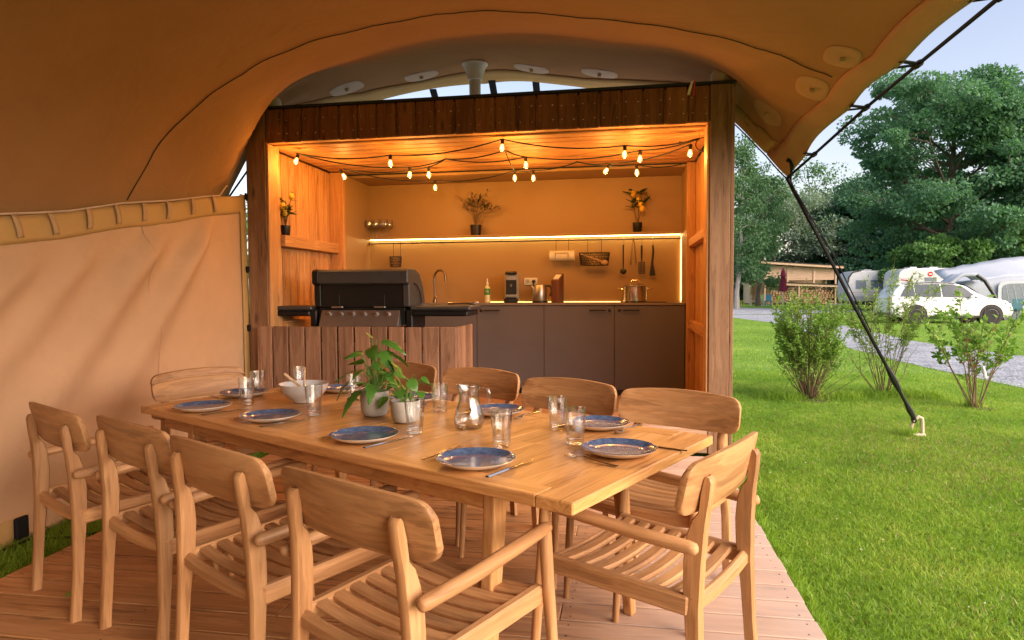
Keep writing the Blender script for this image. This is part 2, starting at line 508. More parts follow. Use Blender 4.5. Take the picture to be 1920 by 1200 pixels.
_cr = [q for q in MATS['grass_blade'].node_tree.nodes if q.type == 'VALTORGB'][0].color_ramp
_cr.elements[1].color = (.42, .50, .11, 1); _q = _cr.elements.new(.45); _q.color = (.19, .34, .035, 1); _q = _cr.elements.new(.72); _q.color = (.29, .44, .06, 1)
for _q in MATS['grass_blade'].node_tree.nodes:
    if _q.type == 'MAP_RANGE': _q.inputs['To Max'].default_value = .85
    if _q.type == 'MATH' and _q.operation == 'MULTIPLY_ADD': _q.inputs[1].default_value = .35
    if _q.type == 'TEX_NOISE': _q.inputs['Scale'].default_value = .9; _q.inputs['Detail'].default_value = 7; _q.inputs['Roughness'].default_value = .7
leafmat('dry_blade', (.30, .25, .10), (.42, .36, .16), trans=.3)
leafmat('oak_leaf', (.042, .125, .078), (.15, .32, .185), trans=.45, clump=.5)
leafmat('dark_leaf', (.030, .10, .066), (.10, .225, .135), trans=.3, clump=.4)
leafmat('light_leaf', (.055, .15, .042), (.15, .30, .085), trans=.35, clump=.5)
leafmat('willow_leaf', (.13, .21, .16), (.30, .40, .32), trans=.4, clump=.4)
leafmat('poplar_leaf', (.050, .135, .060), (.14, .27, .12), trans=.35, clump=.5)
leafmat('bush_leaf', (.105, .235, .035), (.29, .48, .095), trans=.4, clump=3)
leafmat('shoot_leaf', (.14, .24, .04), (.30, .42, .11), trans=.45)
leafmat('pot_leaf', (.035, .13, .018), (.10, .25, .035), trans=.25, rough=.3, spec=.5)
leafmat('lemon_leaf', (.020, .055, .012), (.05, .11, .02), trans=.2, rough=.35)
leafmat('olive_leaf', (.045, .055, .022), (.10, .11, .05), trans=.2)
leafmat('red_leaf', (.20, .05, .03), (.30, .12, .06), trans=.3)

def plate_glaze():
    m, n, N, L, b = newmat('plate_glaze')
    setp(b, Roughness=.12); b.inputs['Coat Weight'].default_value = .15; b.inputs['Coat Roughness'].default_value = .06
    tc = N.new('ShaderNodeTexCoord')
    sep = N.new('ShaderNodeVectorMath'); sep.operation = 'MULTIPLY'; sep.inputs[1].default_value = (1, 1, 0)
    L.new(tc.outputs['Object'], sep.inputs[0])
    ln = N.new('ShaderNodeVectorMath'); ln.operation = 'LENGTH'; L.new(sep.outputs[0], ln.inputs[0])
    nz = N.new('ShaderNodeTexNoise'); nz.inputs['Scale'].default_value = 14; nz.inputs['Detail'].default_value = 5
    L.new(tc.outputs['Object'], nz.inputs['Vector'])
    ad = N.new('ShaderNodeMath'); ad.operation = 'MULTIPLY_ADD'; ad.inputs[1].default_value = .006
    L.new(nz.outputs[0], ad.inputs[0]); L.new(ln.outputs['Value'], ad.inputs[2])
    ml = N.new('ShaderNodeMath'); ml.operation = 'MULTIPLY'; ml.inputs[1].default_value = 1250
    L.new(ad.outputs[0], ml.inputs[0])
    sn = N.new('ShaderNodeMath'); sn.operation = 'SINE'; L.new(ml.outputs[0], sn.inputs[0])
    n2 = N.new('ShaderNodeTexNoise'); n2.inputs['Scale'].default_value = 60; L.new(tc.outputs['Object'], n2.inputs['Vector'])
    a2 = N.new('ShaderNodeMath'); a2.operation = 'MULTIPLY_ADD'; a2.inputs[1].default_value = .22; a2.inputs[2].default_value = 0
    L.new(sn.outputs[0], a2.inputs[0])
    a4 = N.new('ShaderNodeMath'); a4.operation = 'MULTIPLY_ADD'; a4.inputs[1].default_value = .5; a4.inputs[2].default_value = .25; L.new(n2.outputs[0], a4.inputs[0])
    a3 = N.new('ShaderNodeMath'); a3.operation = 'ADD'; L.new(a2.outputs[0], a3.inputs[0]); L.new(a4.outputs[0], a3.inputs[1])
    cr = N.new('ShaderNodeValToRGB'); e = cr.color_ramp.elements
    e[0].position = .25; e[0].color = (.018, .035, .095, 1); e[1].position = .85; e[1].color = (.22, .31, .45, 1)
    x = e.new(.5); x.color = (.042, .085, .19, 1)
    L.new(a3.outputs[0], cr.inputs[0])
    rim = N.new('ShaderNodeMapRange'); rim.inputs['From Min'].default_value = .1185; rim.inputs['From Max'].default_value = .1215
    L.new(ln.outputs['Value'], rim.inputs['Value'])
    mx = N.new('ShaderNodeMixRGB'); L.new(rim.outputs[0], mx.inputs[0]); L.new(cr.outputs[0], mx.inputs[1]); mx.inputs[2].default_value = (.16, .10, .06, 1)
    L.new(mx.outputs[0], b.inputs['Base Color'])
    bp = N.new('ShaderNodeBump'); bp.inputs['Strength'].default_value = .035; bp.inputs['Distance'].default_value = .001
    L.new(sn.outputs[0], bp.inputs['Height']); L.new(bp.outputs[0], b.inputs['Normal'])
plate_glaze()

def ground_mats():
    m, n, N, L, b = newmat('lawn_ground')
    setp(b, Roughness=.9); b.inputs['Specular IOR Level'].default_value = .1
    tc = N.new('ShaderNodeTexCoord')
    n1 = N.new('ShaderNodeTexNoise'); n1.inputs['Scale'].default_value = .35; n1.inputs['Detail'].default_value = 6; n1.inputs['Roughness'].default_value = .6
    n2 = N.new('ShaderNodeTexNoise'); n2.inputs['Scale'].default_value = 9; n2.inputs['Detail'].default_value = 8; n2.inputs['Roughness'].default_value = .75
    for q in (n1, n2): L.new(tc.outputs['Object'], q.inputs['Vector'])
    a = N.new('ShaderNodeMath'); a.operation = 'MULTIPLY_ADD'; a.inputs[1].default_value = .55; L.new(n1.outputs[0], a.inputs[0])
    s = N.new('ShaderNodeMath'); s.operation = 'MULTIPLY'; s.inputs[1].default_value = .45; L.new(n2.outputs[0], s.inputs[0]); L.new(s.outputs[0], a.inputs[2])
    cr = N.new('ShaderNodeValToRGB'); e = cr.color_ramp.elements
    e[0].position = .35; e[0].color = (.085, .165, .022, 1); e[1].position = .66; e[1].color = (.24, .36, .075, 1)
    x = e.new(.5); x.color = (.14, .26, .036, 1)
    L.new(a.outputs[0], cr.inputs[0]); L.new(cr.outputs[0], b.inputs['Base Color'])
    n3 = N.new('ShaderNodeTexNoise'); n3.inputs['Scale'].default_value = 45; n3.inputs['Detail'].default_value = 6; L.new(tc.outputs['Object'], n3.inputs['Vector'])
    bp = N.new('ShaderNodeBump'); bp.inputs['Strength'].default_value = .7; bp.inputs['Distance'].default_value = .04
    L.new(n3.outputs[0], bp.inputs['Height']); L.new(bp.outputs[0], b.inputs['Normal'])
    m, n, N, L, b = newmat('gravel')
    setp(b, Roughness=.9); b.inputs['Specular IOR Level'].default_value = .2
    tc = N.new('ShaderNodeTexCoord')
    vo = N.new('ShaderNodeTexVoronoi'); vo.inputs['Scale'].default_value = 30; L.new(tc.outputs['Object'], vo.inputs['Vector'])
    n1 = N.new('ShaderNodeTexNoise'); n1.inputs['Scale'].default_value = 1.2; n1.inputs['Detail'].default_value = 9; n1.inputs['Roughness'].default_value = .7; L.new(tc.outputs['Object'], n1.inputs['Vector'])
    sx = N.new('ShaderNodeSeparateColor'); L.new(vo.outputs['Color'], sx.inputs[0])
    a = N.new('ShaderNodeMath'); a.operation = 'MULTIPLY_ADD'; a.inputs[1].default_value = .45; L.new(sx.outputs[0], a.inputs[0]); L.new(n1.outputs[0], a.inputs[2])
    cr = N.new('ShaderNodeValToRGB'); e = cr.color_ramp.elements
    e[0].position = .4; e[0].color = (.13, .145, .17, 1); e[1].position = .95; e[1].color = (.42, .45, .49, 1)
    L.new(a.outputs[0], cr.inputs[0]); L.new(cr.outputs[0], b.inputs['Base Color'])
    bp = N.new('ShaderNodeBump'); bp.inputs['Strength'].default_value = .8; bp.inputs['Distance'].default_value = .02
    L.new(vo.outputs['Distance'], bp.inputs['Height']); L.new(bp.outputs[0], b.inputs['Normal'])
ground_mats()
def pale_right_deck():  # boards mix to a paler, greyer tone towards the right end
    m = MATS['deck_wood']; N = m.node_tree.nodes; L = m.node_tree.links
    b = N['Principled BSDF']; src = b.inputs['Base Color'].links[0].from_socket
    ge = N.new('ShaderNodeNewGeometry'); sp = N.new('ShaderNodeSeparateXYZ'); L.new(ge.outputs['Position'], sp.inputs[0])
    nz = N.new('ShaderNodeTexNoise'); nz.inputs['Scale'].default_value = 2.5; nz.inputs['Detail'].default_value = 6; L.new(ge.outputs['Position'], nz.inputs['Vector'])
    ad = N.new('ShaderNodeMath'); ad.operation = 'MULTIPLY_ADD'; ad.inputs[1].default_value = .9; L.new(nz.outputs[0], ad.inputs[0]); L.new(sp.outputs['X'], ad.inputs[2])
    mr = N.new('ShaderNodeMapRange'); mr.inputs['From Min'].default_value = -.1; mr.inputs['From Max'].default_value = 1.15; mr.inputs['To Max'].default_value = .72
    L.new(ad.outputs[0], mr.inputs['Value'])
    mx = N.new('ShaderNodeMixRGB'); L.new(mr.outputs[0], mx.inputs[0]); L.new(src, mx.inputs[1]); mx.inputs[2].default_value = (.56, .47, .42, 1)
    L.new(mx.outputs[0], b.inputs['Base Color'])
pale_right_deck()
M = MATS

# ================================================================== SETTING
GZ = -0.08                                   # lawn level; the deck's top is z = 0
_pl = {}
def plank(parent, name, c, size, mat, ch=.003, rot=None):
    """one board: mesh shared between boards of the same size"""
    key = (tuple(round(s, 4) for s in size), mat, ch)
    if key not in _pl:
        b = MB(); b.obox((0, 0, 0), ((1, 0, 0), (0, 1, 0), (0, 0, 1)), [s / 2 for s in size], ch)
        _pl[key] = b.mesh(name, M[mat])
    return obj(name, _pl[key], parent, c, rot)

def pbox(parent, name, x0, x1, y0, y1, z0, z1, mat, ch=.003):
    return plank(parent, name, ((x0 + x1) / 2, (y0 + y1) / 2, (z0 + z1) / 2), (x1 - x0, y1 - y0, z1 - z0), mat, ch)

# lawn sheet with a fine centre, large enough to reach the horizon
g = MB()
xs = [-600, -120, -40, -12, -4, 0, 2, 4, 6, 9, 14, 22, 40, 80, 160, 600]
ys = [-300, -60, -10, 0, 2, 4, 6, 8, 10, 13, 17, 23, 32, 45, 65, 100, 200, 900]
g.grid([[(x, y, GZ) for y in ys] for x in xs])
kind(g.build('lawn', M['lawn_ground']), 'structure')

# gravel path and road, one sheet 6 mm above the lawn sheet
def wob(pts, a, n=7):
    out = []
    for i in range(len(pts) - 1):
        for k in range(n):
            t = k / n
            x = pts[i][0] * (1 - t) + pts[i + 1][0] * t; y = pts[i][1] * (1 - t) + pts[i + 1][1] * t
            out.append((x + random.uniform(-a, a), y + random.uniform(-a, a)))
    out.append(pts[-1]); return out
near = wob([(6.3, 3.0), (5.75, 7.0), (5.43, 10.0), (5.24, 12.2), (5.18, 13.6), (5.21, 16.1), (5.75, 22.0), (6.2, 29.0), (5.0, 38.2)], .05)
far = wob([(10.3, 3.0), (9.2, 9.0), (8.0, 14.8), (7.66, 17.1), (7.61, 19.4), (8.2, 25.5), (8.7, 33.0), (10.5, 39.0)], .06)
p = MB()
n_ = 60
def rs(pts, n):
    L_ = [0]
    for i in range(len(pts) - 1): L_.append(L_[-1] + math.dist(pts[i], pts[i + 1]))
    out = []
    for k in range(n):
        d = L_[-1] * k / (n - 1); i = 0
        while i < len(pts) - 2 and L_[i + 1] < d: i += 1
        t = (d - L_[i]) / max(1e-6, L_[i + 1] - L_[i])
        out.append((pts[i][0] + (pts[i + 1][0] - pts[i][0]) * t, pts[i][1] + (pts[i + 1][1] - pts[i][1]) * t))
    return out
a_, b_ = rs(near, n_), rs(far, n_)
p.grid([[(a_[i][0] * (1 - t) + b_[i][0] * t, a_[i][1] * (1 - t) + b_[i][1] * t, GZ + .006) for t in (0, .25, .5, .75, 1)] for i in range(n_)])
kind(p.build('gravel_path', M['gravel']), 'structure')
p = MB()
p.grid([[(x, y0 + (y1 - y0) * t, GZ + .010) for t in (0, .5, 1)] for (x, y0, y1) in ((-14, 41, 58), (0, 40, 57), (6, 38.7, 56), (9, 39.5, 54), (12, 42, 51), (16, 43.5, 48), (22, 43.5, 46.5), (60, 43, 46))])
kind(p.build('gravel_road', M['gravel']), 'structure')

# ------------------------------------------------------------------ deck (part of the setting): every board is a child
deck = bpy.data.objects.new('deck', None); COL.objects.link(deck); kind(deck, 'structure')
DX0, DX1 = -2.775, .738
y = -.95; i = 0
while y < 5.15:
    e0, e1 = DX0 + random.uniform(-.006, .006), DX1 + random.uniform(-.004, .004)
    js = [e0, e1]
    if i % 3 == 1: js = [e0, -1.35 + random.uniform(-.01, .01), e1]
    elif i % 3 == 2: js = [e0, -.25 + random.uniform(-.01, .01), e1]
    for a0, a1 in zip(js[:-1], js[1:]):
        b = MB(); L_ = a1 - a0 - .003
        b.obox((0, 0, 0), ((1, 0, 0), (0, 1, 0), (0, 0, 1)), (L_ / 2, .0690, .014), .0025)
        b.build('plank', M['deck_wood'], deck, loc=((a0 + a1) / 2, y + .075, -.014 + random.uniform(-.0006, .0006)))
    y += .15; i += 1
DY1 = y
pbox(deck, 'gap_shade_sheet', DX0 + .01, DX1 - .012, -.95, DY1 - .01, -.0305, -.0290, 'roof_felt', 0)  # black sheet added under the boards to give the gaps their shade
for x in (DX0 + .03, -1.9, -1.0, -.2, DX1 - .03):
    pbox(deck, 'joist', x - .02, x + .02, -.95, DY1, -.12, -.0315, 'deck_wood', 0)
sc_ = MB()
for k in range(int((DY1 + .95) / .15)):
    for x in (DX0 + .05, -1.9, -1.0, -.2, DX1 - .05):
        for dy in (.035, .115):
            sc_.lathe([(.0045, .0), (.003, .0008), (1e-6, .0008)], 6, (x + random.uniform(-.01, .01), -.95 + k * .15 + dy, .0))
kind(sc_.build('screw_heads', M['black_metal'], deck), 'stuff')

# ------------------------------------------------------------------ outdoor kitchen hut
HY = 5.27
hut = thing('kitchen_hut', 'dark stained timber kitchen hut with an open warmly lit front behind the dining table', 'hut', (0, 0, 0))
HXL, HXR, HXLi, HXRi, HTOP, FZ = -3.229, .838, -3.048, .655, 2.86, 2.573
pbox(hut, 'corner_post', HXL, HXLi, HY, HY + .18, .0, HTOP, 'post_wood', .004)
pbox(hut, 'corner_post', HXRi, HXR - .03, HY, HY + .18, .0, HTOP, 'post_wood', .004)
pbox(hut, 'trim_board', HXR - .029, HXR, HY + .003, HY + .18, -.04, HTOP, 'post_wood', .004)
n = 22; pw = (HXRi - HXLi) / n
scr = MB()
for k in range(n):
    x0 = HXLi + k * pw
    dz = random.uniform(-.003, .003)
    pbox(hut, 'plank', x0 + .0045, x0 + pw - .0045, HY + .003 + random.uniform(0, .002), HY + .023, FZ + dz, HTOP - .003, 'dark_stain_z', .007)
    for xx in (x0 + .035, x0 + pw - .035):
        for zz in (FZ + .075, FZ + .19):
            scr.lathe([(.005, 0), (.0035, .0015), (1e-6, .002)], 6, (xx + random.uniform(-.004, .004), HY + .003, zz + random.uniform(-.006, .006)), Matrix.Rotation(R(90), 3, 'X'))
kind(scr.build('screw_heads', M['steel'], hut), 'stuff')
pbox(hut, 'header_beam', HXLi, HXRi, HY + .025, HY + .10, FZ + .004, HTOP - .02, 'pine_x')
# roof: unseen top made white and sloped back to bounce skylight onto canvas
b = MB(); b.prism([(0, HY - .008, HTOP + .002), (0, HY - .008, HTOP + .020), (0, HY + .10, HTOP + .022), (0, HY + .10, HTOP + .002)], (HXL - .02, 0, 0), (HXR + .012, 0, 0)); b.build('roof_edge', M['roof_felt'], hut)
b = MB(); b.prism([(0, HY + .102, HTOP + .002), (0, HY + .102, HTOP + .018), (0, 7.56, 2.63), (0, 7.56, 2.612)], (HXL - .02, 0, 0), (HXR + .012, 0, 0)); b.build('roof', M['roof_sheet'], hut)
# inner jambs
pbox(hut, 'jamb_board', HXLi + .002, HXLi + .02, HY + .012, HY + .20, .2, FZ - .004, 'pine_z')
pbox(hut, 'jamb_board', HXRi - .02, HXRi - .002, HY + .012, HY + .20, .2, FZ - .004, 'pine_z')
# left wall boards
WX = -3.085
k = 0; yy = HY + .20
while yy < 6.55:
    w_ = .135
    pbox(hut, 'plank', WX - .02, WX + random.uniform(0, .002), yy + .007, yy + w_ - .007, .2, 2.553, 'pine_z', .008)
    yy += w_
pbox(hut, 'gap_shade_backing', WX - .026, WX - .0215, HY + .19, 6.6, .2, 2.56, 'roof_felt', 0)  # black sheets added behind wall and ceiling boards to shade their gaps
pbox(hut, 'gap_shade_backing', -3.083, .703, HY + .105, 6.83, 2.5865, 2.592, 'roof_felt', 0)
# right wall boards
yy = HY + .20
while yy < 6.72:
    pbox(hut, 'plank', .705, .725, yy + .004, yy + .131, .2, 2.553, 'pine_z', .009)
    yy += .135
pbox(hut, 'stud', -3.084, -2.932, 6.60, 6.66, .2, 2.553, 'pine_z', .004)
pbox(hut, 'stud', .622, .704, 6.74, 6.80, .2, 2.553, 'pine_z', .004)
for (z0, z1) in ((1.70, 1.80), (.93, 1.03)):
    pbox(hut, 'shelf_beam', -3.083, -2.985, HY + .205, 6.598, z0, z1, 'pine_y', .004)
for (z0, z1) in ((1.715, 1.793), (.905, .99)):
    pbox(hut, 'shelf_beam', .638, .703, HY + .205, 6.738, z0, z1, 'pine_y', .004)
# ceiling boards
yy = HY + .105; k = 0
while yy < 6.80:
    z = 2.562 + random.uniform(0, .003)
    pbox(hut, 'plank', -3.083, .703, yy + .006, yy + .139, z, z + .02, 'pine_x', .008)
    yy += .145; k += 1
# taupe lining, its colour warmed by painted lamp light
pbox(hut, 'soffit', -3.08, .70, 6.845, 7.36, 2.53, 2.556, 'lamplit_taupe', .001)
pbox(hut, 'side_panel', -2.955, -2.931, 6.662, 7.349, .2, 2.528, 'lamplit_taupe', .001)
pbox(hut, 'side_panel', .621, .645, 6.802, 7.349, .2, 2.528, 'lamplit_taupe', .001)
pbox(hut, 'back_panel', -2.96, .65, 7.351, 7.372, .2, 2.528, 'lamplit_taupe', .001)
# outer shell
for x0_ in (HXL + .01, HXR - .06):
    b = MB(); b.prism([(0, HY + .182, -.05), (0, 7.5, -.05), (0, 7.5, 2.605), (0, HY + .182, HTOP - .012)], (x0_, 0, 0), (x0_ + .02, 0, 0)); b.build('outer_wall', M['dark_stain_z'], hut)
pbox(hut, 'outer_wall', HXL + .032, HXR - .062, 7.48, 7.5, -.05, 2.58, 'dark_stain_z', .001)
# floor and riser
yy = HY + .03
while yy < 6.8:
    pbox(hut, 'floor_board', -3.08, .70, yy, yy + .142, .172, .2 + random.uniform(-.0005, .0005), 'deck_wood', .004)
    yy += .145
pbox(hut, 'riser_board', HXLi + .002, HXRi - .002, HY + .006, HY + .028, .004, .096, 'riser_wood', .004)
pbox(hut, 'riser_board', HXLi + .002, HXRi - .002, HY + .006, HY + .028, .100, .197, 'riser_wood', .004)

# red and white ribbon on the hut's edge
t = MB()
t.grid([[(.508 + .004 * k - .010 * j, HY - .020 - .004 * math.sin(j * 2), 2.885 - .035 * j) for k in range(6)] for j in range(4)])
rb = t.build('ribbon', M['white_cloth']); tag(rb, 'small red and white ribbon hanging from the hut edge near its right post', 'ribbon')
m_ = rb.modifiers.new('s', 'SOLIDIFY'); m_.thickness = .002
t = MB()
t.grid([[(.530 + .004 * k - .002 * j, HY - .017 - .003 * math.sin(j * 2), 2.885 - .037 * j) for k in range(4)] for j in range(4)])
t.build('red_stripe', M['red_cloth'], rb).modifiers.new('s', 'SOLIDIFY').thickness = .002

# ------------------------------------------------------------------ slatted half wall in front of the grill
sl = thing('slatted_half_wall', 'waist high half wall of upright brown timber slats in front of the grill', 'half wall', (-2.226, 5.2, 0))
SX0, pit = -3.117 + 2.226, .1485
for k in range(12):
    plank(sl, 'slat', (SX0 + k * pit + .067, .012 + random.uniform(-.002, .002), .50), (.134, .024, .985 + random.uniform(-.004, .004)), 'slat_wood', .004)
for k in range(4):
    plank(sl, 'slat', (SX0 + 12 * pit - .02, .094 + k * .138, .50), (.024, .130, .985), 'slat_wood', .004)
plank(sl, 'rail', (SX0 + 6 * pit - .04, .045, .82), (1.68, .038, .07), 'pine_x', .003)
plank(sl, 'rail', (SX0 + 6 * pit - .04, .045, .18), (1.68, .038, .07), 'pine_x', .003)

# ================================================================== CANOPY (stretched fabric roof)
CP = np.array([
 (-3.36, .5, 1.14), (-3.36, 1.5, 1.34), (-3.36, 2.5, 1.53), (-3.36, 3.3, 1.69), (-3.36, 3.95, 1.82), (-3.36, 4.6, 1.95), (-3.40, 5.1, 2.05), (-3.50, 5.4, 2.12),
 (-3.08, 4.0, 2.28), (-2.67, 4.0, 2.61), (-2.15, 4.0, 2.85), (-1.59, 4.1, 3.00), (-.95, 4.06, 3.03), (-.38, 4.1, 2.99), (.26, 4.2, 2.90), (.76, 4.3, 2.81), (1.02, 4.4, 2.735), (1.3, 4.5, 2.63),
 (-3.0, 2.8, 2.10), (-2.5, 2.6, 2.45), (-1.8, 2.6, 2.75), (-1.0, 2.6, 2.90), (0, 2.7, 2.86), (.9, 3.0, 2.76), (1.55, 3.2, 2.58), (1.55, 4.1, 2.56), (1.5, 4.75, 2.50), (1.42, 5.5, 2.38), (1.36, 5.9, 2.25),
 (1.5, 1.6, 2.60), (0, 1.2, 2.85), (-1.2, 1.0, 2.90), (-2.4, 1.0, 2.45), (1.5, .5, 2.60), (0, .5, 2.82), (-1.5, .5, 2.80), (-3.36, -1.6, .80), (-2.2, -1.6, 2.2), (-.8, -1.6, 2.75), (.4, -1.6, 2.75), (1.5, -1.6, 2.60), (-3.36, -3.6, .80), (-1.0, -3.6, 2.7), (1.5, -3.6, 2.60),
 (-3.12, 5.42, 2.95), (.77, 5.42, 2.97), (-1.4, 5.4, 3.33), (-2.3, 5.35, 3.21), (-.3, 5.35, 3.23),
 (-1.4, 6.2, 3.46), (-2.0, 6.3, 3.36), (-2.71, 6.3, 3.24), (-.84, 6.3, 3.38), (-.17, 6.3, 3.25), (.45, 6.1, 3.10), (-3.1, 6.1, 3.08),
 (-1.4, 6.7, 3.43), (-2.58, 6.6, 3.27), (-.36, 6.65, 3.29), (.95, 6.0, 2.78), (-3.48, 5.9, 2.72),
 (-2.0, 4.8, 3.06), (-1.0, 4.8, 3.18), (.1, 4.9, 3.07), (1.05, 5.2, 2.70), (-3.05, 4.7, 2.42), (-3.2, 5.1, 2.42),
])
def _U(r2): return np.where(r2 > 1e-12, r2 * np.log(np.maximum(r2, 1e-12)) * .5, 0)
_xy = CP[:, :2]; _n = len(CP)
_K = _U(((_xy[:, None] - _xy[None]) ** 2).sum(-1)) + np.eye(_n) * .012
_P = np.hstack([np.ones((_n, 1)), _xy])
_A = np.block([[_K, _P], [_P.T, np.zeros((3, 3))]])
_w = np.linalg.solve(_A, np.concatenate([CP[:, 2], np.zeros(3)]))
def roof_z(x, y):
    x = np.asarray(x, float); y = np.asarray(y, float)
    q = np.stack([x, y], -1).reshape(-1, 2)
    K = _U(((q[:, None] - _xy[None]) ** 2).sum(-1))
    return (K @ _w[:_n] + _w[_n] + q @ _w[_n + 1:]).reshape(x.shape)
def roof_full(x, y):
    z = roof_z(x, y)
    # radiating folds at the two back corners, faint undulation everywhere
    for cx, cy, am in ((1.36, 5.9, .016), (-3.5, 5.4, .032)):
        d = np.hypot(x - cx, y - cy); a = np.arctan2(y - cy, x - cx)
        z = z + am * np.sin(a * 15) * np.exp(-((d - .38) / .30) ** 2)
    return z + .006 * np.sin(x * 5.1 + y * 2.3) * np.sin(y * 4.1 - x)
_ybx = [-3.5, -3.42, -3.3, -3.0, -2.58, -1.95, -1.4, -.9, -.36, .3, .95, 1.2, 1.36]
_yby = [5.42, 5.72, 6.02, 6.34, 6.58, 6.60, 6.70, 6.60, 6.60, 6.36, 6.02, 5.93, 5.9]
def yB(x): return np.interp(x, _ybx, _yby)
def xR(y):
    x = np.interp(y, [0, 3.25, 4.09, 4.75, 5.55, 5.9], [1.55, 1.55, 1.55, 1.50, 1.42, 1.36])
    for a, b in ((1.2, 2.3), (2.3, 3.25), (3.25, 4.09), (4.09, 4.75), (4.75, 5.55)):
        t = np.clip((y - a) / (b - a), 0, 1); x = x - .022 * np.sin(math.pi * t) ** 1
    return x
def xL(y): return np.interp(y, [0, 5.0, 5.4], [-3.38, -3.38, -3.5])
def roof_pt(s, t, dz=0.0):
    s = np.asarray(s, float); t = np.asarray(t, float)
    x0 = -3.5 + 4.86 * s
    yb = yB(x0); y = -3.6 + (yb + 3.6) * t
    x = xL(y) + (xR(y) - xL(y)) * s
    z = roof_full(x, y)
    return np.stack([x, y, z + dz], -1)
canopy = thing('tent_canopy', 'large beige stretched canvas roof sagging over the table and the hut', 'canopy', (0, 0, 0))
S, T_ = np.meshgrid(np.linspace(0, 1, 110), np.linspace(0, 1, 200), indexing='ij')
P = roof_pt(S, T_)
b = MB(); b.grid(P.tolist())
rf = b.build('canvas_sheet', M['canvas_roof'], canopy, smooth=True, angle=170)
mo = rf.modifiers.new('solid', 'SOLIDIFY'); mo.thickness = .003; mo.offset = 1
# hems: right edge band, back edge band
def strip(name, sa, sb, ta, tb, n, m, mat, dz):
    s_, t_ = np.meshgrid(np.linspace(sa, sb, n), np.linspace(ta, tb, m), indexing='ij')
    b = MB(); b.grid(roof_pt(s_, t_, dz).tolist())
    o = b.build(name, M[mat], canopy, smooth=True, angle=170)
    mo = o.modifiers.new('solid', 'SOLIDIFY'); mo.thickness = .003
    return o
strip('edge_hem', .968, 1.0, 0.0, 1.0, 5, 130, 'canvas_patch_dark', -.006)
strip('edge_hem', .02, .966, .972, 1.0, 110, 4, 'canvas_band', -.006)
# dark sewn seam across the roof
sp = [(-3.3, 3.93), (-3.08, 4.0), (-2.67, 4.0), (-2.15, 4.0), (-1.59, 4.08), (-.95, 4.06), (-.38, 4.1), (.26, 4.2), (.76, 4.3), (1.02, 4.4), (1.3, 4.52)]
pts = rs(sp, 90)
xs = np.array([q[0] for q in pts]); ys = np.array([q[1] for q in pts])
ys = np.convolve(np.pad(ys, 4, 'edge'), np.ones(9) / 9, 'valid') + np.array([.010 * math.sin(i * .9) + random.uniform(-.005, .005) for i in range(90)])
zs = roof_full(xs, ys) - .008
b = MB(); b.tube(np.stack([xs, ys, zs], -1).tolist(), .0036, 6)
b.build('seam_cord', M['seam_thread'], canopy, smooth=True)
def patch(cx, cy, rx, ry, mat, rot=0.0):
    rows = []
    ang = np.linspace(0, 2 * math.pi, 25)
    for r in (0.001, .35, .7, .93, 1.0):
        sq = 1 / np.maximum(np.abs(np.cos(ang)) ** 3 + np.abs(np.sin(ang)) ** 3, 1e-3) ** (1 / 3)
        ex = np.cos(ang) * r * rx * sq; ey = np.sin(ang) * r * ry * sq
        x = cx + ex * math.cos(rot) - ey * math.sin(rot); y = cy + ex * math.sin(rot) + ey * math.cos(rot)
        z = roof_full(x, y) - (.007 if r < .95 else .003)
        rows.append(np.stack([x, y, z], -1).tolist())
    b = MB(); b.grid(rows)
    o = b.build('reinforcement_patch', M[mat], canopy, smooth=True, angle=170)
    zc = float(roof_z(np.array([cx]), np.array([cy]))[0])
    b = MB(); b.obox((cx, cy, zc - .02), ((1, 0, 0), (0, 1, 0), (0, 0, 1)), (.016, .012, .012), .003)
    b.build('webbing_loop', M['canvas_strap'], o)
for cx, cy in ((-1.93, 6.2), (-2.66, 6.12), (-.86, 6.22), (-.22, 6.12)):
    patch(cx, cy, .165, .10, 'canvas_patch')
for cx, cy in ((1.27, 4.20), (1.24, 4.72), (1.10, 5.42)):
    patch(cx, cy, .10, .14, 'canvas_patch_dark', -.15)
# edge rope with clips
rope_pts = []
for y_ in (.5, 1.2, 2.3, 3.25, 4.09, 4.75, 5.55):
    x_ = float(np.interp(y_, [0, 3.25, 4.09, 4.75, 5.55], [1.55, 1.55, 1.55, 1.50, 1.42]))
    rope_pts.append((x_ + (.10 if y_ < 5 else .07), y_ + .03, float(roof_z(np.array([x_]), np.array([y_]))[0]) + .0))
CORN = Vector((1.372, 5.92, 2.235))
rope_pts.append(tuple(CORN))
b = MB(); b.tube(rope_pts, .011, 8); b.build('edge_rope', M['webbing'], canopy, smooth=True)
for (x_, y_, z_) in rope_pts[1:-1]:
    ex = float(xR(np.array([y_ - .03]))[()] if np.ndim(y_) else xR(np.array([y_ - .03]))[0])
    ez = float(roof_z(np.array([ex]), np.array([y_ - .03]))[0])
    b = MB()
    for dy in (-.055, .055):
        b.bar((ex - .02, y_ - .03 + dy, ez - .004), (x_, y_ + dy * .15, z_), .006, .035, up=(0, 1, 0))
    b.tube([(x_, y_ - .03, z_), (x_, y_ + .03, z_)], .02, 8)
    b.build('edge_clip', M['webbing'], canopy)
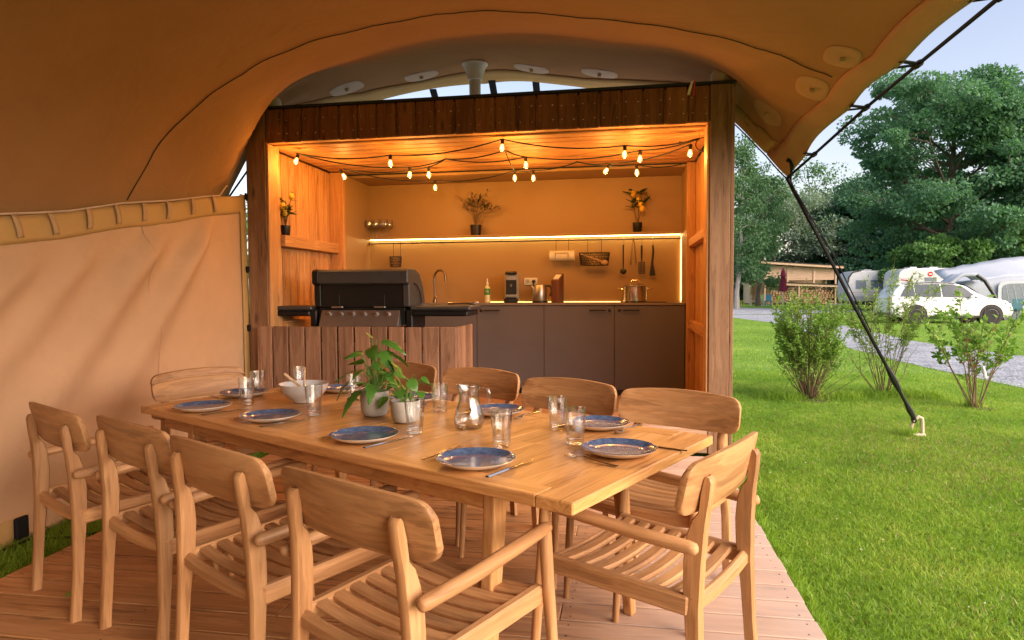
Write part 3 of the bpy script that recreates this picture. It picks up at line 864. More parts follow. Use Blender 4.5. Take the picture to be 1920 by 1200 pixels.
# corner webbing at right back corner, black edge tape along the back edge to it
def edge_curve(s0, s1, n, dz=0):
    s_ = np.linspace(s0, s1, n); return roof_pt(s_, np.ones(n), dz)
e = edge_curve(.88, 1.0, 24)
b = MB(); b.grid([[tuple(q + np.array([.0, .012, -.015])), tuple(q + np.array([.0, .045, -.01]))] for q in e]); 
o = b.build('edge_tape', M['webbing'], canopy); o.modifiers.new('s', 'SOLIDIFY').thickness = .006
b = MB(); b.bar((1.345, 5.72, 2.335), (1.375, 5.91, 2.25), .10, .010, up=(1, .2, .35), ch=.002)
b.bar((1.315, 5.70, 2.345), (1.405, 5.74, 2.325), .03, .014, up=(0, 1, .4), ch=.002)
b.build('corner_strap', M['webbing'], canopy)
e = edge_curve(.015, .075, 16)
b = MB(); b.grid([[tuple(q + np.array([-.03, -.06, -.02])), tuple(q + np.array([.03, .03, -.012]))] for q in e])
o = b.build('edge_tape', M['webbing'], canopy); o.modifiers.new('s', 'SOLIDIFY').thickness = .006
b = MB(); b.tube([(-3.52, 5.45, 2.14), (-3.47, 5.85, 2.58), (-3.38, 6.1, 2.86)], .009, 6); b.build('edge_rope', M['webbing'], canopy)
# back edge rope seen against the sky
b = MB(); b.tube([(-2.75, 6.66, 3.17), (-2.0, 6.78, 3.27), (-1.42, 6.84, 3.33), (-.8, 6.80, 3.29), (-.1, 6.70, 3.20)], .010, 6); b.build('edge_rope', M['webbing'], canopy, smooth=True)
for x_, z_ in ((-1.95, 3.28), (-1.33, 3.335), (-.88, 3.30)):
    b = MB(); b.bar((x_, 6.80, z_ - .005), (x_ + .01, 6.62, z_ + .09), .07, .012, up=(0, .5, 1)); b.tube([(x_ - .03, 6.79, z_), (x_ + .03, 6.79, z_)], .02, 7)
    b.build('edge_clip', M['webbing'], canopy)

# tent pole on the hut roof
tp = thing('tent_pole', 'pale round pole with a wide cone cap pushing up the canvas above the hut', 'pole', (-1.40, 6.2, HTOP + .036))
b = MB(); b.lathe([(.055, 0), (.055, .50)], 20); b.build('pole', M['pvc_white'], tp, smooth=True)
b = MB(); b.lathe([(.06, .40), (.068, .405), (.070, .43), (.108, .53), (.125, .545), (.125, .552), (.05, .553)], 24); b.build('cap', M['pvc_white'], tp, smooth=True)
cpb = MB(); cpb.lathe([(.075, 0), (.078, .02), (.072, .075), (.05, .105), (1e-6, .115)], 18)
o = cpb.build('post_cap', M['pvc_white'], loc=(.745, 5.40, HTOP + .037), smooth=True)
tag(o, 'white rounded cap on top of the right post of the hut holding up the canvas', 'post cap')
o = obj('post_cap', o.data, None, (-3.05, 5.42, HTOP + .037)); tag(o, 'small rounded cap above the left post of the hut under the canvas', 'post cap')

# guy rope and stake
ST = Vector((2.686, 6.575, GZ))
guy = thing('guy_rope', 'thick black guy rope slanting from the canopy corner down to the lawn', 'rope', CORN)
d_ = ST + Vector((-.02, -.005, .16)) - CORN
b = MB(); b.tube([(0, 0, 0), d_ * .5 + Vector((0, 0, -.012)), d_ * .84], [.013, .0145, .0145], 8); b.build('rope', M['webbing'], guy, smooth=True)
b = MB(); b.tube([(.025, .0, -.02), (.06, .005, -.10), d_ * .3 + Vector((.040, 0, .01)), d_ * .62 + Vector((.018, 0, .004))], .0055, 6); b.build('spare_cord', M['webbing'], guy, smooth=True)
b = MB(); b.tube([(-.02, 0, .01), d_ * .2 + Vector((-.014, 0, 0))], .007, 6); b.build('spare_cord', M['rubber'], guy, smooth=True)
b = MB(); b.tube([d_ * .76, d_ * .80, d_ * .83, d_ * .87], [.016, .026, .030, .022], 8); b.tube([d_ * .87, d_ * .93], .016, 8); b.tube([d_ * .93, d_ * .96, d_ * 1.0], [.02, .028, .020], 8)
b.build('tensioner', M['black_plastic'], guy, smooth=True)
b = MB(); 
for k in range(3):
    a = k * 1.1
    b.tube([d_ * .995 + Vector((.02 * math.cos(q), .012 * math.sin(q + a), .03 * math.sin(q) - .01)) for q in np.linspace(0, 6.28, 14)], .007, 6)
b.build('knot', M['webbing'], guy, smooth=True)
stk = thing('ground_stake', 'beige hooked ground stake in the lawn at the foot of the guy rope', 'stake', ST)
b = MB(); b.tube([(-.045, 0, -.05), (-.05, 0, .06), (-.025, 0, .15), (.015, 0, .185), (.045, 0, .17), (.05, 0, .10), (.055, 0, .0), (.06, 0, -.05)], [.014, .015, .016, .018, .018, .017, .016, .014], 8, rx=1.0)
b.build('hook', M['stake_beige'], stk, smooth=True)
b = MB(); b.obox((0, 0, .015), ((1, 0, 0), (0, 1, 0), (0, 0, 1)), (.07, .03, .014), .005); b.build('crossbar', M['stake_beige'], stk)

# ------------------------------------------------------------------ canvas side wall on the left
WXL = -3.26
wall = thing('canvas_wall', 'tan canvas side wall hanging left of the table with a strapped top band', 'tent wall', (0, 0, 0))
WY0, WY1 = -3.4, 5.262
def wtop(y): return 1.687 + (y - 2.99) * .198 + .006 * math.sin(y * 7)
def wfold(y, z):
    # diagonal tension folds fanning from the far top corner and the straps
    h = 0
    t = wtop(y) - z
    for (cy, amp, slope, wd) in ((4.90, .16, .95, .10), (4.40, .15, 1.1, .13), (3.85, .085, 1.2, .11), (3.4, .12, 1.25, .15), (2.8, .10, 1.3, .18), (2.1, .08, 1.3, .18)):
        dd = (y - (cy - t * slope)) / (wd + t * .10)
        h += amp * math.exp(-dd * dd) * min(1, max(0, t - .14) / .22) * math.exp(-t / 1.05)
    return h + .006 * math.sin(y * 3.1 + z * 2) * math.sin(z * 3.3)
rows = []
NY, NZ = 190, 60
for i in range(NY + 1):
    y = WY0 + (WY1 - WY0) * i / NY
    zt = wtop(y) - .125
    rows.append([(WXL + wfold(y, GZ + .02 + (zt - GZ - .02) * k / NZ), y, GZ + .02 + (zt - GZ - .02) * k / NZ) for k in range(NZ + 1)])
b = MB(); b.grid(rows); o = b.build('wall_panel', M['canvas_wall'], wall, smooth=True, angle=170); o.modifiers.new('s', 'SOLIDIFY').thickness = .003
# vertical sewn seam
b = MB(); b.tube([(WXL + .0035 + wfold(4.04 + .03 * math.sin(z * 2), z), 4.05 + .10 * (1 - z / 1.8) + .03 * math.sin(z * 2.6), z) for z in np.linspace(.05, 1.74, 30)], .0022, 5); b.build('wall_seam', M['canvas_wall'], wall, smooth=True)
rows = []
for i in range(NY + 1):
    y = WY0 + (WY1 - WY0) * i / NY
    zt = wtop(y)
    rows.append([(WXL + .010 + .012 * math.sin(math.pi * k / 5) + .004 * math.sin(y * 19), y, zt - .15 + .15 * k / 5) for k in range(6)])
b = MB(); b.grid(rows); o = b.build('top_band', M['canvas_band'], wall, smooth=True, angle=170); o.modifiers.new('s', 'SOLIDIFY').thickness = .004
for y_, tilt in zip((1.6, 2.1, 2.6, 3.045, 3.272, 3.545, 3.772, 4.02, 4.271, 4.538, 4.795), (.01, 0, .03, .035, .04, .01, .02, .005, -.005, .005, .03)):
    zt = wtop(y_)
    b = MB()
    rr = []
    for k in range(8):
        t = k / 7
        rr.append([(WXL + .030 + .008 * math.sin(math.pi * t), y_ - .020 + tilt * t, zt + .004 - .122 * t), (WXL + .030 + .008 * math.sin(math.pi * t), y_ + .020 + tilt * t, zt + .004 - .115 * t)])
    b.grid(rr); o = b.build('strap', M['canvas_strap'], wall, smooth=True, angle=170); o.modifiers.new('s', 'SOLIDIFY').thickness = .004
b = MB(); b.tube([(WXL + .02, y, wtop(y) + .012 + .004 * math.sin(y * 5)) for y in np.linspace(WY0, 4.9, 40)] + [(WXL + .0, 5.02, wtop(5.0) + .09), (WXL - .10, 5.2, 2.2)], .006, 6)
b.build('cord', M['canvas_patch'], wall, smooth=True)
rows = []
for k in range(25):
    z = GZ + .02 + (wtop(WY1) - GZ - .02) * k / 24
    rows.append([(WXL + .012, WY1 - .07 + .03 * (1 - k / 24), z), (WXL + .012, WY1 + .012 + .05 * (1 - k / 24), z)])
b = MB(); b.grid(rows); o = b.build('edge_band', M['canvas_band'], wall); o.modifiers.new('s', 'SOLIDIFY').thickness = .004
rows = [[(WXL + .012 + .004 * math.sin(y * 9), y, GZ + .005), (WXL + .012 + .004 * math.sin(y * 9), y, GZ + .15)] for y in np.linspace(WY0, WY1, 60)]
b = MB(); b.grid(rows); o = b.build('bottom_band', M['canvas_band'], wall); o.modifiers.new('s', 'SOLIDIFY').thickness = .004
for z_ in (.98, 1.49, 2.10):
    b = MB(); b.obox((WXL + .03, WY1 + .03, z_), ((1, 0, 0), (0, 1, .15 if z_ < 2 else -.6), (0, -.15, 1)), (.012, .045, .028), .006)
    b.tube([(WXL + .03, WY1 + .05, z_), (WXL + .03, WY1 + .13, z_ + (.0 if z_ < 2 else .10))], .008, 6); b.build('toggle', M['webbing'], wall)
for y_ in (3.02, 4.3):
    b = MB(); b.obox((WXL + .03, y_, GZ + .09), ((1, 0, 0), (0, 1, 0), (0, 0, 1)), (.012, .04, .06), .006); b.build('toggle', M['webbing'], wall)
# unseen rear canvas wall, added to keep light from behind out
rw = thing('canvas_wall', 'unseen tan canvas rear wall added opposite the hut to keep out light', 'tent wall', (0, 0, 0))
rows = [[(x, -3.45 + .03 * math.sin(x * 6), GZ + .02 + (float(roof_z(np.array([x]), np.array([-3.45]))[0]) - GZ - .03) * k / 12) for k in range(13)] for x in np.linspace(-3.3, 1.15, 40)]
b = MB(); b.grid(rows); o = b.build('wall_panel', M['canvas_wall'], rw, smooth=True, angle=170); o.modifiers.new('s', 'SOLIDIFY').thickness = .003
gr = MB(); gr.tube([(WXL + .06, 2.5, GZ + .015), (WXL + .08, 3.02, GZ + .03), (-3.0, 3.1, GZ + .02), (-2.80, 3.25, GZ + .025), (-2.85, 3.7, GZ + .03), (-3.12, 4.2, GZ + .03)], .007, 6)
o = gr.build('black_cord', M['webbing'], smooth=True); tag(o, 'thin black cord lying in the grass strip between canvas wall and deck', 'cord')

# ================================================================== DINING TABLE
TA = -0.4855; TX, TY, TZ = -.9652, 2.6084, .75
ca, sa = math.cos(TA), math.sin(TA)
def TW(l, w_, z=TZ): return Vector((TX + l * ca - w_ * sa, TY + l * sa + w_ * ca, z))
table = thing('dining_table', 'long teak dining table laid for ten under the canopy', 'table', (TX, TY, 0), TA)
TL, TWD, TT = 2.414, .962, .034
hl, hw = TL / 2, TWD / 2
RW = .085
for s in (-1, 1):
    plank(table, 'edge_board', (0, s * (hw - RW / 2), TZ - TT / 2), (TL - .238, RW - .001, TT), 'table_wood_x', .003)
    plank(table, 'end_board', (s * (hl - .06), 0, TZ - TT / 2), (.118, TWD, TT), 'table_wood_y', .004)
nb = 19; inner = TL - .242; bw = inner / nb
for k in range(nb):
    x = -inner / 2 + (k + .5) * bw
    for s in (-1, 1):
        plank(table, 'tabletop_plank', (x, s * (hw - RW) / 2, TZ - TT / 2 + .001 + random.uniform(-.0004, .0003)), (bw - .0022, hw - RW - .0018, TT - .006), 'table_wood_y', 0)
for s in (-1, 1):
    plank(table, 'apron', (-.135, s * (hw - .085), TZ - TT - .036), (1.97, .024, .070), 'table_wood_x', .003)
    plank(table, 'apron', (-1.10 if s < 0 else .80, 0, TZ - TT - .036), (.024, TWD - .20, .070), 'table_wood_y', .003)
for sx in (-1, 1):
    for sy in (-1, 1):
        b = MB()
        p0 = Vector((sx * .872, sy * .372, TZ - TT - .002)); p1 = Vector((sx * .885, sy * .452, .0))
        x, y, z = frame(p1 - p0, (0, 1, 0))
        vs = []
        for p_, hx, hy in ((p0, .022, .036), (p0 + (p1 - p0) * .14, .022, .030), (p1, .019, .021)):
            for (u, v) in ((-1, -1), (1, -1), (1, 1), (-1, 1)):
                vs.append(p_ + Vector((u * hx, v * hy, 0)))
        fs = [(0, 1, 2, 3), (11, 10, 9, 8)]
        for r in (0, 4):
            for k in range(4): fs.append((r + k, r + 4 + k, r + 4 + (k + 1) % 4, r + (k + 1) % 4))
        b.add(vs, fs)
        lg = b.build('leg', M['table_wood_z'], table)
        mo = lg.modifiers.new('bv', 'BEVEL'); mo.width = .006; mo.segments = 2
    plank(table, 'stretcher', (sx * .835, 0, TZ - TT - .04), (.026, .66, .06), 'table_wood_y', .004)

# ================================================================== CHAIRS
def back_mesh(parts=((0, 1),), W=.285, zt=.830, zb=.668, yc=-.273, bow=.034, th=.0105, lean=.22):
    """curved backrest plank; parts = fractions of the height (0 bottom .. 1 top), several when the plank is split"""
    r = .042
    A = [math.sin(math.pi / 2 * k / 20) * W for k in range(-20, 21)]
    out = []
    for (f0, f1) in parts:
        b = MB()
        def pt(x, f, d):
            cr = 0
            if abs(x) > W - r:
                cr = r - math.sqrt(max(0, r * r - (abs(x) - (W - r)) ** 2))
            top = zt - .018 * (x / W) ** 2 - cr; bot = zb + .004 * (x / W) ** 2 + cr * 1.0 - .006
            if f > .5 and len(parts) > 1 and f < .9: pass
            z = bot + (top - bot) * f
            y = yc + bow * (x / W) ** 2 - lean * (z - .735)
            return (x, y + d, z)
        rowsF, rowsB = [], []
        fs = [f0, f0 + (f1 - f0) * .06, f0 + (f1 - f0) * .35, f0 + (f1 - f0) * .65, f1 - (f1 - f0) * .06, f1]
        dp = [.7, 1, 1, 1, 1, .7]
        F_ = [[pt(x, f, th * d * (.75 if i in (0, len(A) - 1) else 1)) for f, d in zip(fs, dp)] for i, x in enumerate(A)]
        B_ = [[pt(x, f, -th * d * (.75 if i in (0, len(A) - 1) else 1)) for f, d in zip(fs, dp)] for i, x in enumerate(A)]
        n, m = len(A), len(fs)
        vs = [p for row in F_ for p in row] + [p for row in B_ for p in row]; o = n * m
        q = []
        for i in range(n - 1):
            for j in range(m - 1):
                q.append((i * m + j, i * m + j + 1, (i + 1) * m + j + 1, (i + 1) * m + j))
                q.append((o + i * m + j, o + (i + 1) * m + j, o + (i + 1) * m + j + 1, o + i * m + j + 1))
            for j in (0, m - 1):
                q.append((i * m + j, (i + 1) * m + j, o + (i + 1) * m + j, o + i * m + j))
        for i in (0, n - 1):
            for j in range(m - 1):
                q.append((i * m + j, i * m + j + 1, o + i * m + j + 1, o + i * m + j))
        b.add(vs, q)
        out.append(b)
    return out

def make_chair(split=False):
    t = thing('armchair', '', 'chair')
    for s in (-1, 1):
        # rear leg: side profile cut from board, notched to carry the backrest
        prof = [(-.296, 0), (-.266, 0), (-.234, .30), (-.220, .45), (-.219, .53), (-.226, .60), (-.240, .645), (-.257, .667), (-.271, .72), (-.279, .762), (-.285, .772), (-.293, .768),
                (-.298, .754), (-.294, .71), (-.284, .64), (-.277, .53), (-.274, .40), (-.280, .20)]
        b = MB(); cx = s * .224; w_ = .0165
        n = len(prof); cen = (-.26, .4)
        vs = []
        for (dx, sc__) in ((-w_, .0), (-w_ + .007, .006), (w_ - .007, .006), (w_, .0)):
            for (y, z) in prof:
                # inset outer faces slightly for a rounded look
                ins = .005 if sc__ == 0 else 0
                my = -.262 if z > .6 else -.245
                y2 = y + (ins if y < my else -ins)
                vs.append((cx + dx - s * .030 * max(0, z - .3) / .45, y2, z if z > .01 else z))
        fs = []
        for l in range(3):
            for k in range(n):
                fs.append((l * n + k, l * n + (k + 1) % n, (l + 1) * n + (k + 1) % n, (l + 1) * n + k))
        fs.append(tuple(range(n))[::-1]); fs.append(tuple(range(3 * n, 4 * n)))
        b.add(vs, fs); b.build('rear_leg', M['teak_z'], t, smooth=True, angle=50)
        b = MB(); b.tube([(s * .272, .268, 0), (s * .268, .250, .25), (s * .263, .232, .45), (s * .260, .224, .590), (s * .260, .222, .607)], [.013, .016, .0185, .0185, .018], 12)
        b.build('front_leg', M['teak_z'], t, smooth=True, angle=60)
        b = MB(); b.tube([(s * .260, -.278, .583), (s * .260, -.272, .583), (s * .260, -.255, .584), (s * .266, -.1, .592), (s * .263, .10, .604), (s * .260, .215, .612), (s * .260, .236, .611), (s * .260, .242, .608)],
                         [.008, .016, .019, .0198, .0195, .019, .016, .008], 12)
        b.build('armrest', M['teak_y'], t, smooth=True, angle=60)
        b = MB(); b.bar((s * .224, -.240, .405), (s * .238, .228, .418), .030, .056, ch=.006)
        b.build('side_rail', M['teak_y'], t)
    def cross(y, z, dip, h, wd, half, name, ch=.006):
        b = MB(); n = 9; P_ = []
        for k in range(n):
            a = -1 + 2 * k / (n - 1); P_.append((a * half, y, z - dip * (1 - a * a)))
        vs = []; fs = []
        c_ = min(ch, h / 2.2, wd / 2.2)
        ring = [(-wd / 2 + c_, -h / 2), (wd / 2 - c_, -h / 2), (wd / 2, -h / 2 + c_), (wd / 2, h / 2 - c_), (wd / 2 - c_, h / 2), (-wd / 2 + c_, h / 2), (-wd / 2, h / 2 - c_), (-wd / 2, -h / 2 + c_)]
        for p_ in P_:
            for (u, v) in ring: vs.append((p_[0], p_[1] + u, p_[2] + v))
        for i in range(n - 1):
            for k in range(8): fs.append((i * 8 + k, i * 8 + (k + 1) % 8, (i + 1) * 8 + (k + 1) % 8, (i + 1) * 8 + k))
        fs.append(tuple(range(8))[::-1]); fs.append(tuple((n - 1) * 8 + k for k in range(8)))
        b.add(vs, fs); b.build(name, M['teak_x'], t, smooth=True, angle=42)
    cross(-.245, .408, .018, .050, .032, .232, 'rear_rail', .012)
    cross(.218, .415, .016, .052, .028, .250, 'front_rail', .010)
    for k in range(7):
        y = -.185 + k * .0605
        cross(y, .421 + .012 * k / 6, .017, .018, .044, .215 + .012 * k / 6, 'seat_slat')
    if split:
        for b, nm in zip(back_mesh(((.0, .70), (.76, 1.0))), ('backrest', 'backrest')):
            o = b.build(nm, M['teak_x'], t, smooth=True, angle=50)
            if nm == 'backrest' and o.name != 'backrest': o['label'] = 'upper backrest board split off along a crack'
    else:
        back_mesh()[0].build('backrest', M['teak_x'], t, smooth=True, angle=50)
    return t

chair0 = make_chair()
GR = 'teak armchairs around the dining table'
def place(o, l, w_, rot, label):
    o.location = TW(l, w_, 0); o.rotation_euler = (0, 0, TA + rot)
    tag(o, label, 'chair', GR); return o
spots = [
 (.775, -.578, .01, 'teak armchair nearest the camera, its back to the viewer on the near side'),
 (.14, -.580, -.015, 'second teak armchair from the right along the near side of the table'),
 (-.455, -.575, .012, 'third teak armchair from the right along the near side of the table'),
 (-1.045, -.625, -.01, 'leftmost teak armchair on the near side of the table, standing closest to the canvas wall'),
 (.875, .690, math.pi + .02, 'teak armchair on the far side of the table beside the right post of the hut'),
 (.255, .725, math.pi - .02, 'teak armchair on the far side of the table in front of the grey cabinet doors'),
 (-.405, .820, math.pi + .015, 'teak armchair on the far side of the table behind the glass jug'),
 (-1.03, .80, math.pi, 'teak armchair on the far side of the table mostly hidden behind the potted plants'),
 (1.135, .085, math.pi / 2 - .01, 'teak armchair at the right end of the table next to the lawn'),
]
for i, (l, w_, r, lb) in enumerate(spots):
    place(chair0 if i == 0 else copy_tree(chair0), l, w_, r, lb)
cs = make_chair(True)
place(cs, -1.545, .115, -math.pi / 2 + .03, 'teak armchair at the left end of the table with a crack along its backrest')

# ================================================================== TABLEWARE
tg = 'blue plates laid on the dining table'
pt_ = thing('plate', '', 'plate')
b = MB(); b.lathe([(1e-6, .001), (.055, .001), (.060, 0), (.064, .001), (.095, .009), (.116, .0195), (.1215, .0238), (.1225, .0252), (.1205, .0256)], 56, cap=False); b.build('dish', M['plate_cream'], pt_, smooth=True, angle=60)
b = MB(); b.lathe([(.1222, .0255), (.1195, .0258), (.112, .0215), (.096, .0145), (.082, .0115), (.05, .0105), (1e-6, .0102)], 56, cap=False); b.build('glaze', M['plate_glaze'], pt_, smooth=True, angle=60)
plates = [
 (.773, -.348, 'blue plate before the armchair nearest the camera, closest to the lower edge of the photo'),
 (.228, -.328, 'blue plate on the near side of the table in front of the concrete plant pots'),
 (-.381, -.317, 'blue plate on the near side in front of the white serving bowl'),
 (-.839, -.365, 'blue plate at the near left corner of the table'),
 (-1.066, -.03, 'blue plate at the left end of the table before the chair with the cracked backrest'),
 (-.776, .365, 'blue plate on the far side of the table just right of the white bowl'),
 (-.23, .36, 'blue plate on the far side of the table hidden behind the potted plants'),
 (.304, .340, 'blue plate on the far side of the table right behind the glass jug'),
 (.798, .352, 'blue plate on the far side of the table behind the two tumblers at the right'),
 (1.062, .030, 'blue plate at the right end of the table with a fork and knife beside it'),
]
for i, (l, w_, lb) in enumerate(plates):
    o = pt_ if i == 0 else copy_tree(pt_)
    o.location = TW(l, w_, TZ + .0012); o.rotation_euler = (0, 0, random.uniform(0, 6)); tag(o, lb, 'plate', tg)

# tumbler with a faceted lower half
def tumbler():
    t = thing('tumbler', '', 'glass')
    b = MB(); n = 18
    rings = [(.0275, .0, .03), (.0305, .004, .09), (.0318, .03, .115), (.0336, .060, .115), (.0348, .070, .05), (.0350, .075, .0), (.0355, .079, 0), (.0372, .105, 0), (.0385, .1255, 0), (.0378, .1262, 0), (.0368, .1255, 0), (.0338, .085, 0), (.0285, .06, 0), (.0262, .022, 0), (.02, .0185, 0), (1e-6, .018, 0)]
    vs = []; fs = []
    for (r, z, f) in rings:
        for k in range(n):
            a = 2 * math.pi * k / n; rr = r * (1 - (f if k % 2 else 0)); vs.append((rr * math.cos(a), rr * math.sin(a), z))
    for i in range(len(rings) - 1):
        for k in range(n): fs.append((i * n + k, i * n + (k + 1) % n, (i + 1) * n + (k + 1) % n, (i + 1) * n + k))
    fs.append(tuple(range(n))[::-1])
    b.add(vs, fs); b.build('glass_body', M['glass'], t, smooth=True, angle=14)
    return t
tm = tumbler(); gg = 'faceted tumblers on the dining table'
gl = [
 (.289, -.136, 'clear tumbler just right of the smaller concrete plant pot'),
 (.69, -.117, 'clear tumbler behind the blue plate nearest the camera'),
 (.686, .235, 'rear one of the two clear tumblers together near the right table end'),
 (.872, .065, 'front one of the two clear tumblers together near the right table end'),
 (-.332, -.137, 'clear tumbler in front of the white serving bowl'),
 (-.827, -.16, 'front one of the two clear tumblers near the left end of the table'),
 (-1.021, .017, 'rear one of the two clear tumblers near the left end, overlapping the end plate'),
 (-1.02, .27, 'clear tumbler half hidden behind the white serving bowl'),
 (-.504, .223, 'clear tumbler behind the leaves left of the taller plant pot'),
 (.069, .23, 'clear tumbler between the smaller potted plant and the glass jug'),
]
for i, (l, w_, lb) in enumerate(gl):
    o = tm if i == 0 else copy_tree(tm)
    o.location = TW(l, w_, TZ + .0012); o.rotation_euler = (0, 0, random.uniform(0, 6)); tag(o, lb, 'glass', gg)

# cutlery
def knife():
    b = MB(); n = 14; rows = []
    for k in range(n + 1):
        t = k / n; x = -.115 + .23 * t
        if t < .5: w_, h = .0065 - .002 * abs(t - .12), .0028
        else: w_, h = .0085 * (1 if t < .9 else max(.25, 1 - (t - .9) * 7)), .0010
        off = 0 if t < .5 else .002 * (t - .5)
        rows.append([(x, off - w_, .001), (x, off - w_ * .6, .0012 + h * 1.3), (x, off + w_ * .6, .0012 + h * 1.3), (x, off + w_, .001)])
    b.grid(rows)
    vs = [p for r in rows for p in r]
    b.add([p for r in rows for p in (r[0], r[3])], [(2 * i, 2 * i + 1, 2 * i + 3, 2 * i + 2) for i in range(n)])
    return b
def fork():
    b = MB()
    P_ = [(-.10, 0, .003), (-.06, 0, .0035), (-.01, 0, .006), (.03, 0, .011), (.045, 0, .009), (.055, 0, .005)]
    W_ = [.0068, .0055, .003, .0027, .006, .0115]
    rows = []
    for (x, y, z), w_ in zip(P_, W_): rows.append([(x, -w_, z), (x, -w_ * .5, z + .002), (x, w_ * .5, z + .002), (x, w_, z)])
    b.grid(rows); b.grid([[r[0], r[3]] for r in rows])
    for k in range(4):
        y = -.0098 + k * .00653
        b.bar((.054, y, .0045), (.078, y, .003), .0034, .0018); b.bar((.078, y, .003), (.098, y * .92, .0075), .0030, .0016)
    return b
kn_m = knife().mesh('knife', M['steel'], True, 40); fk_m = fork().mesh('fork', M['steel'], True, 40)
def lay(me, nm, l, w_, ang, lb, cat, grp):
    o = obj(nm, me, None, TW(l, w_, TZ + .0014), (0, 0, TA + ang)); tag(o, lb, cat, grp)
H_ = math.pi / 2
kg, fg = 'table knives', 'table forks'
for l, w_, a, lb in [
 (.885, -.318, H_ + .03, 'table knife right of the plate nearest the camera'),
 (.327, -.296, H_, 'table knife right of the near plate in front of the plant pots'),
 (-.278, -.312, H_ - .02, 'table knife right of the near plate in front of the white bowl'),
 (-.715, -.32, H_ - .02, 'table knife right of the plate at the near left corner'),
 (-1.150, -.135, .06, 'table knife beside the plate at the left end of the table'),
 (1.11, .185, math.pi + .05, 'table knife behind the plate at the right end of the table, handle showing'),
 (.66, .36, -H_ - .05, 'table knife on the far side behind the pair of right tumblers'),
 (.165, .35, -H_ + .02, 'table knife on the far side left of the plate behind the jug'),
 (-.37, .37, -H_, 'table knife on the far side behind the potted plants'),
 (-.92, .37, -H_, 'table knife on the far side behind the white bowl')]: lay(kn_m, 'knife', l, w_, a, lb, 'knife', kg)
for l, w_, a, lb in [
 (.598, -.31, H_ + .06, 'table fork left of the plate nearest the camera'),
 (.080, -.305, H_ + .03, 'table fork left of the near plate in front of the plant pots'),
 (-.52, -.30, H_, 'table fork left of the near plate in front of the white bowl'),
 (-.975, -.34, H_, 'table fork left of the plate at the near left corner'),
 (-1.09, .155, .0, 'table fork beside the plate at the left end of the table'),
 (1.035, -.105, math.pi - .12, 'table fork in front of the plate at the right end of the table'),
 (.905, .385, -H_ + .06, 'table fork at the far right corner of the table'),
 (.43, .385, -H_ + .1, 'table fork right of the plate behind the jug'),
 (-.105, .36, -H_, 'table fork right of the far plate behind the potted plants'),
 (-.64, .37, -H_, 'table fork right of the far plate beside the white bowl')]: lay(fk_m, 'fork', l, w_, a, lb, 'fork', fg)

# jug
jg = thing('glass_jug', 'clear glass jug with a curved handle in the middle of the table', 'jug', TW(.391, .058, TZ + .0012), TA + .35)
b = MB(); b.lathe([(.045, 0), (.054, .004), (.0595, .022), (.0590, .045), (.050, .075), (.0395, .105), (.0375, .135), (.0405, .158), (.0425, .166), (.0418, .1675), (.040, .166), (.0360, .135), (.0378, .105), (.048, .075), (.0568, .045), (.0572, .022), (.05, .009), (1e-6, .008)], 36)
v2 = []
for (x, y, z) in b.v:
    if z > .145 and x < -.02: x -= (z - .145) * .55 * max(0, 1 - abs(y) / .03)
    v2.append((x, y, z))
b.v = v2
b.build('glass_body', M['glass'], jg, smooth=True, angle=60)
b = MB(); b.tube([(.038, 0, .155), (.052, 0, .166), (.075, 0, .162), (.084, 0, .140), (.080, 0, .105), (.070, 0, .080), (.062, 0, .068), (.055, 0, .066)], [.0055, .006, .0065, .0068, .0065, .006, .0065, .006], 9); b.build('handle', M['glass'], jg, smooth=True)

bw_ = thing('serving_bowl', 'large white serving bowl holding two wooden servers', 'bowl', TW(-.655, .038, TZ + .001))
b = MB(); b.lathe([(.045, 0), (.05, .002), (.052, .008), (.082, .028), (.105, .056), (.1175, .089), (.1185, .0915), (.116, .092), (.113, .089), (.100, .056), (.076, .030), (.045, .016), (1e-6, .013)], 44); b.build('bowl_body', M['bowl_glaze'], bw_, smooth=True, angle=60)
def server(lb, a, b__):
    t = MB(); a = Vector(a); b__ = Vector(b__)
    t.tube([a, a + (b__ - a) * .7, a + (b__ - a) * .8, b__], [.0062, .0068, .012, .016], 8, rx=.7)
    o = t.build('wooden_server', M['spoon_wood'], smooth=True); tag(o, lb, 'server', 'wooden servers in the white bowl')
c_ = TW(-.655, .038, TZ)
server('wooden salad server leaning to the left in the white bowl', c_ + Vector((-.085, -.03, .142)), c_ + Vector((.02, .02, .035)))
server('upright wooden salad server in the white bowl', c_ + Vector((.018, -.02, .172)), c_ + Vector((.005, -.01, .03)))

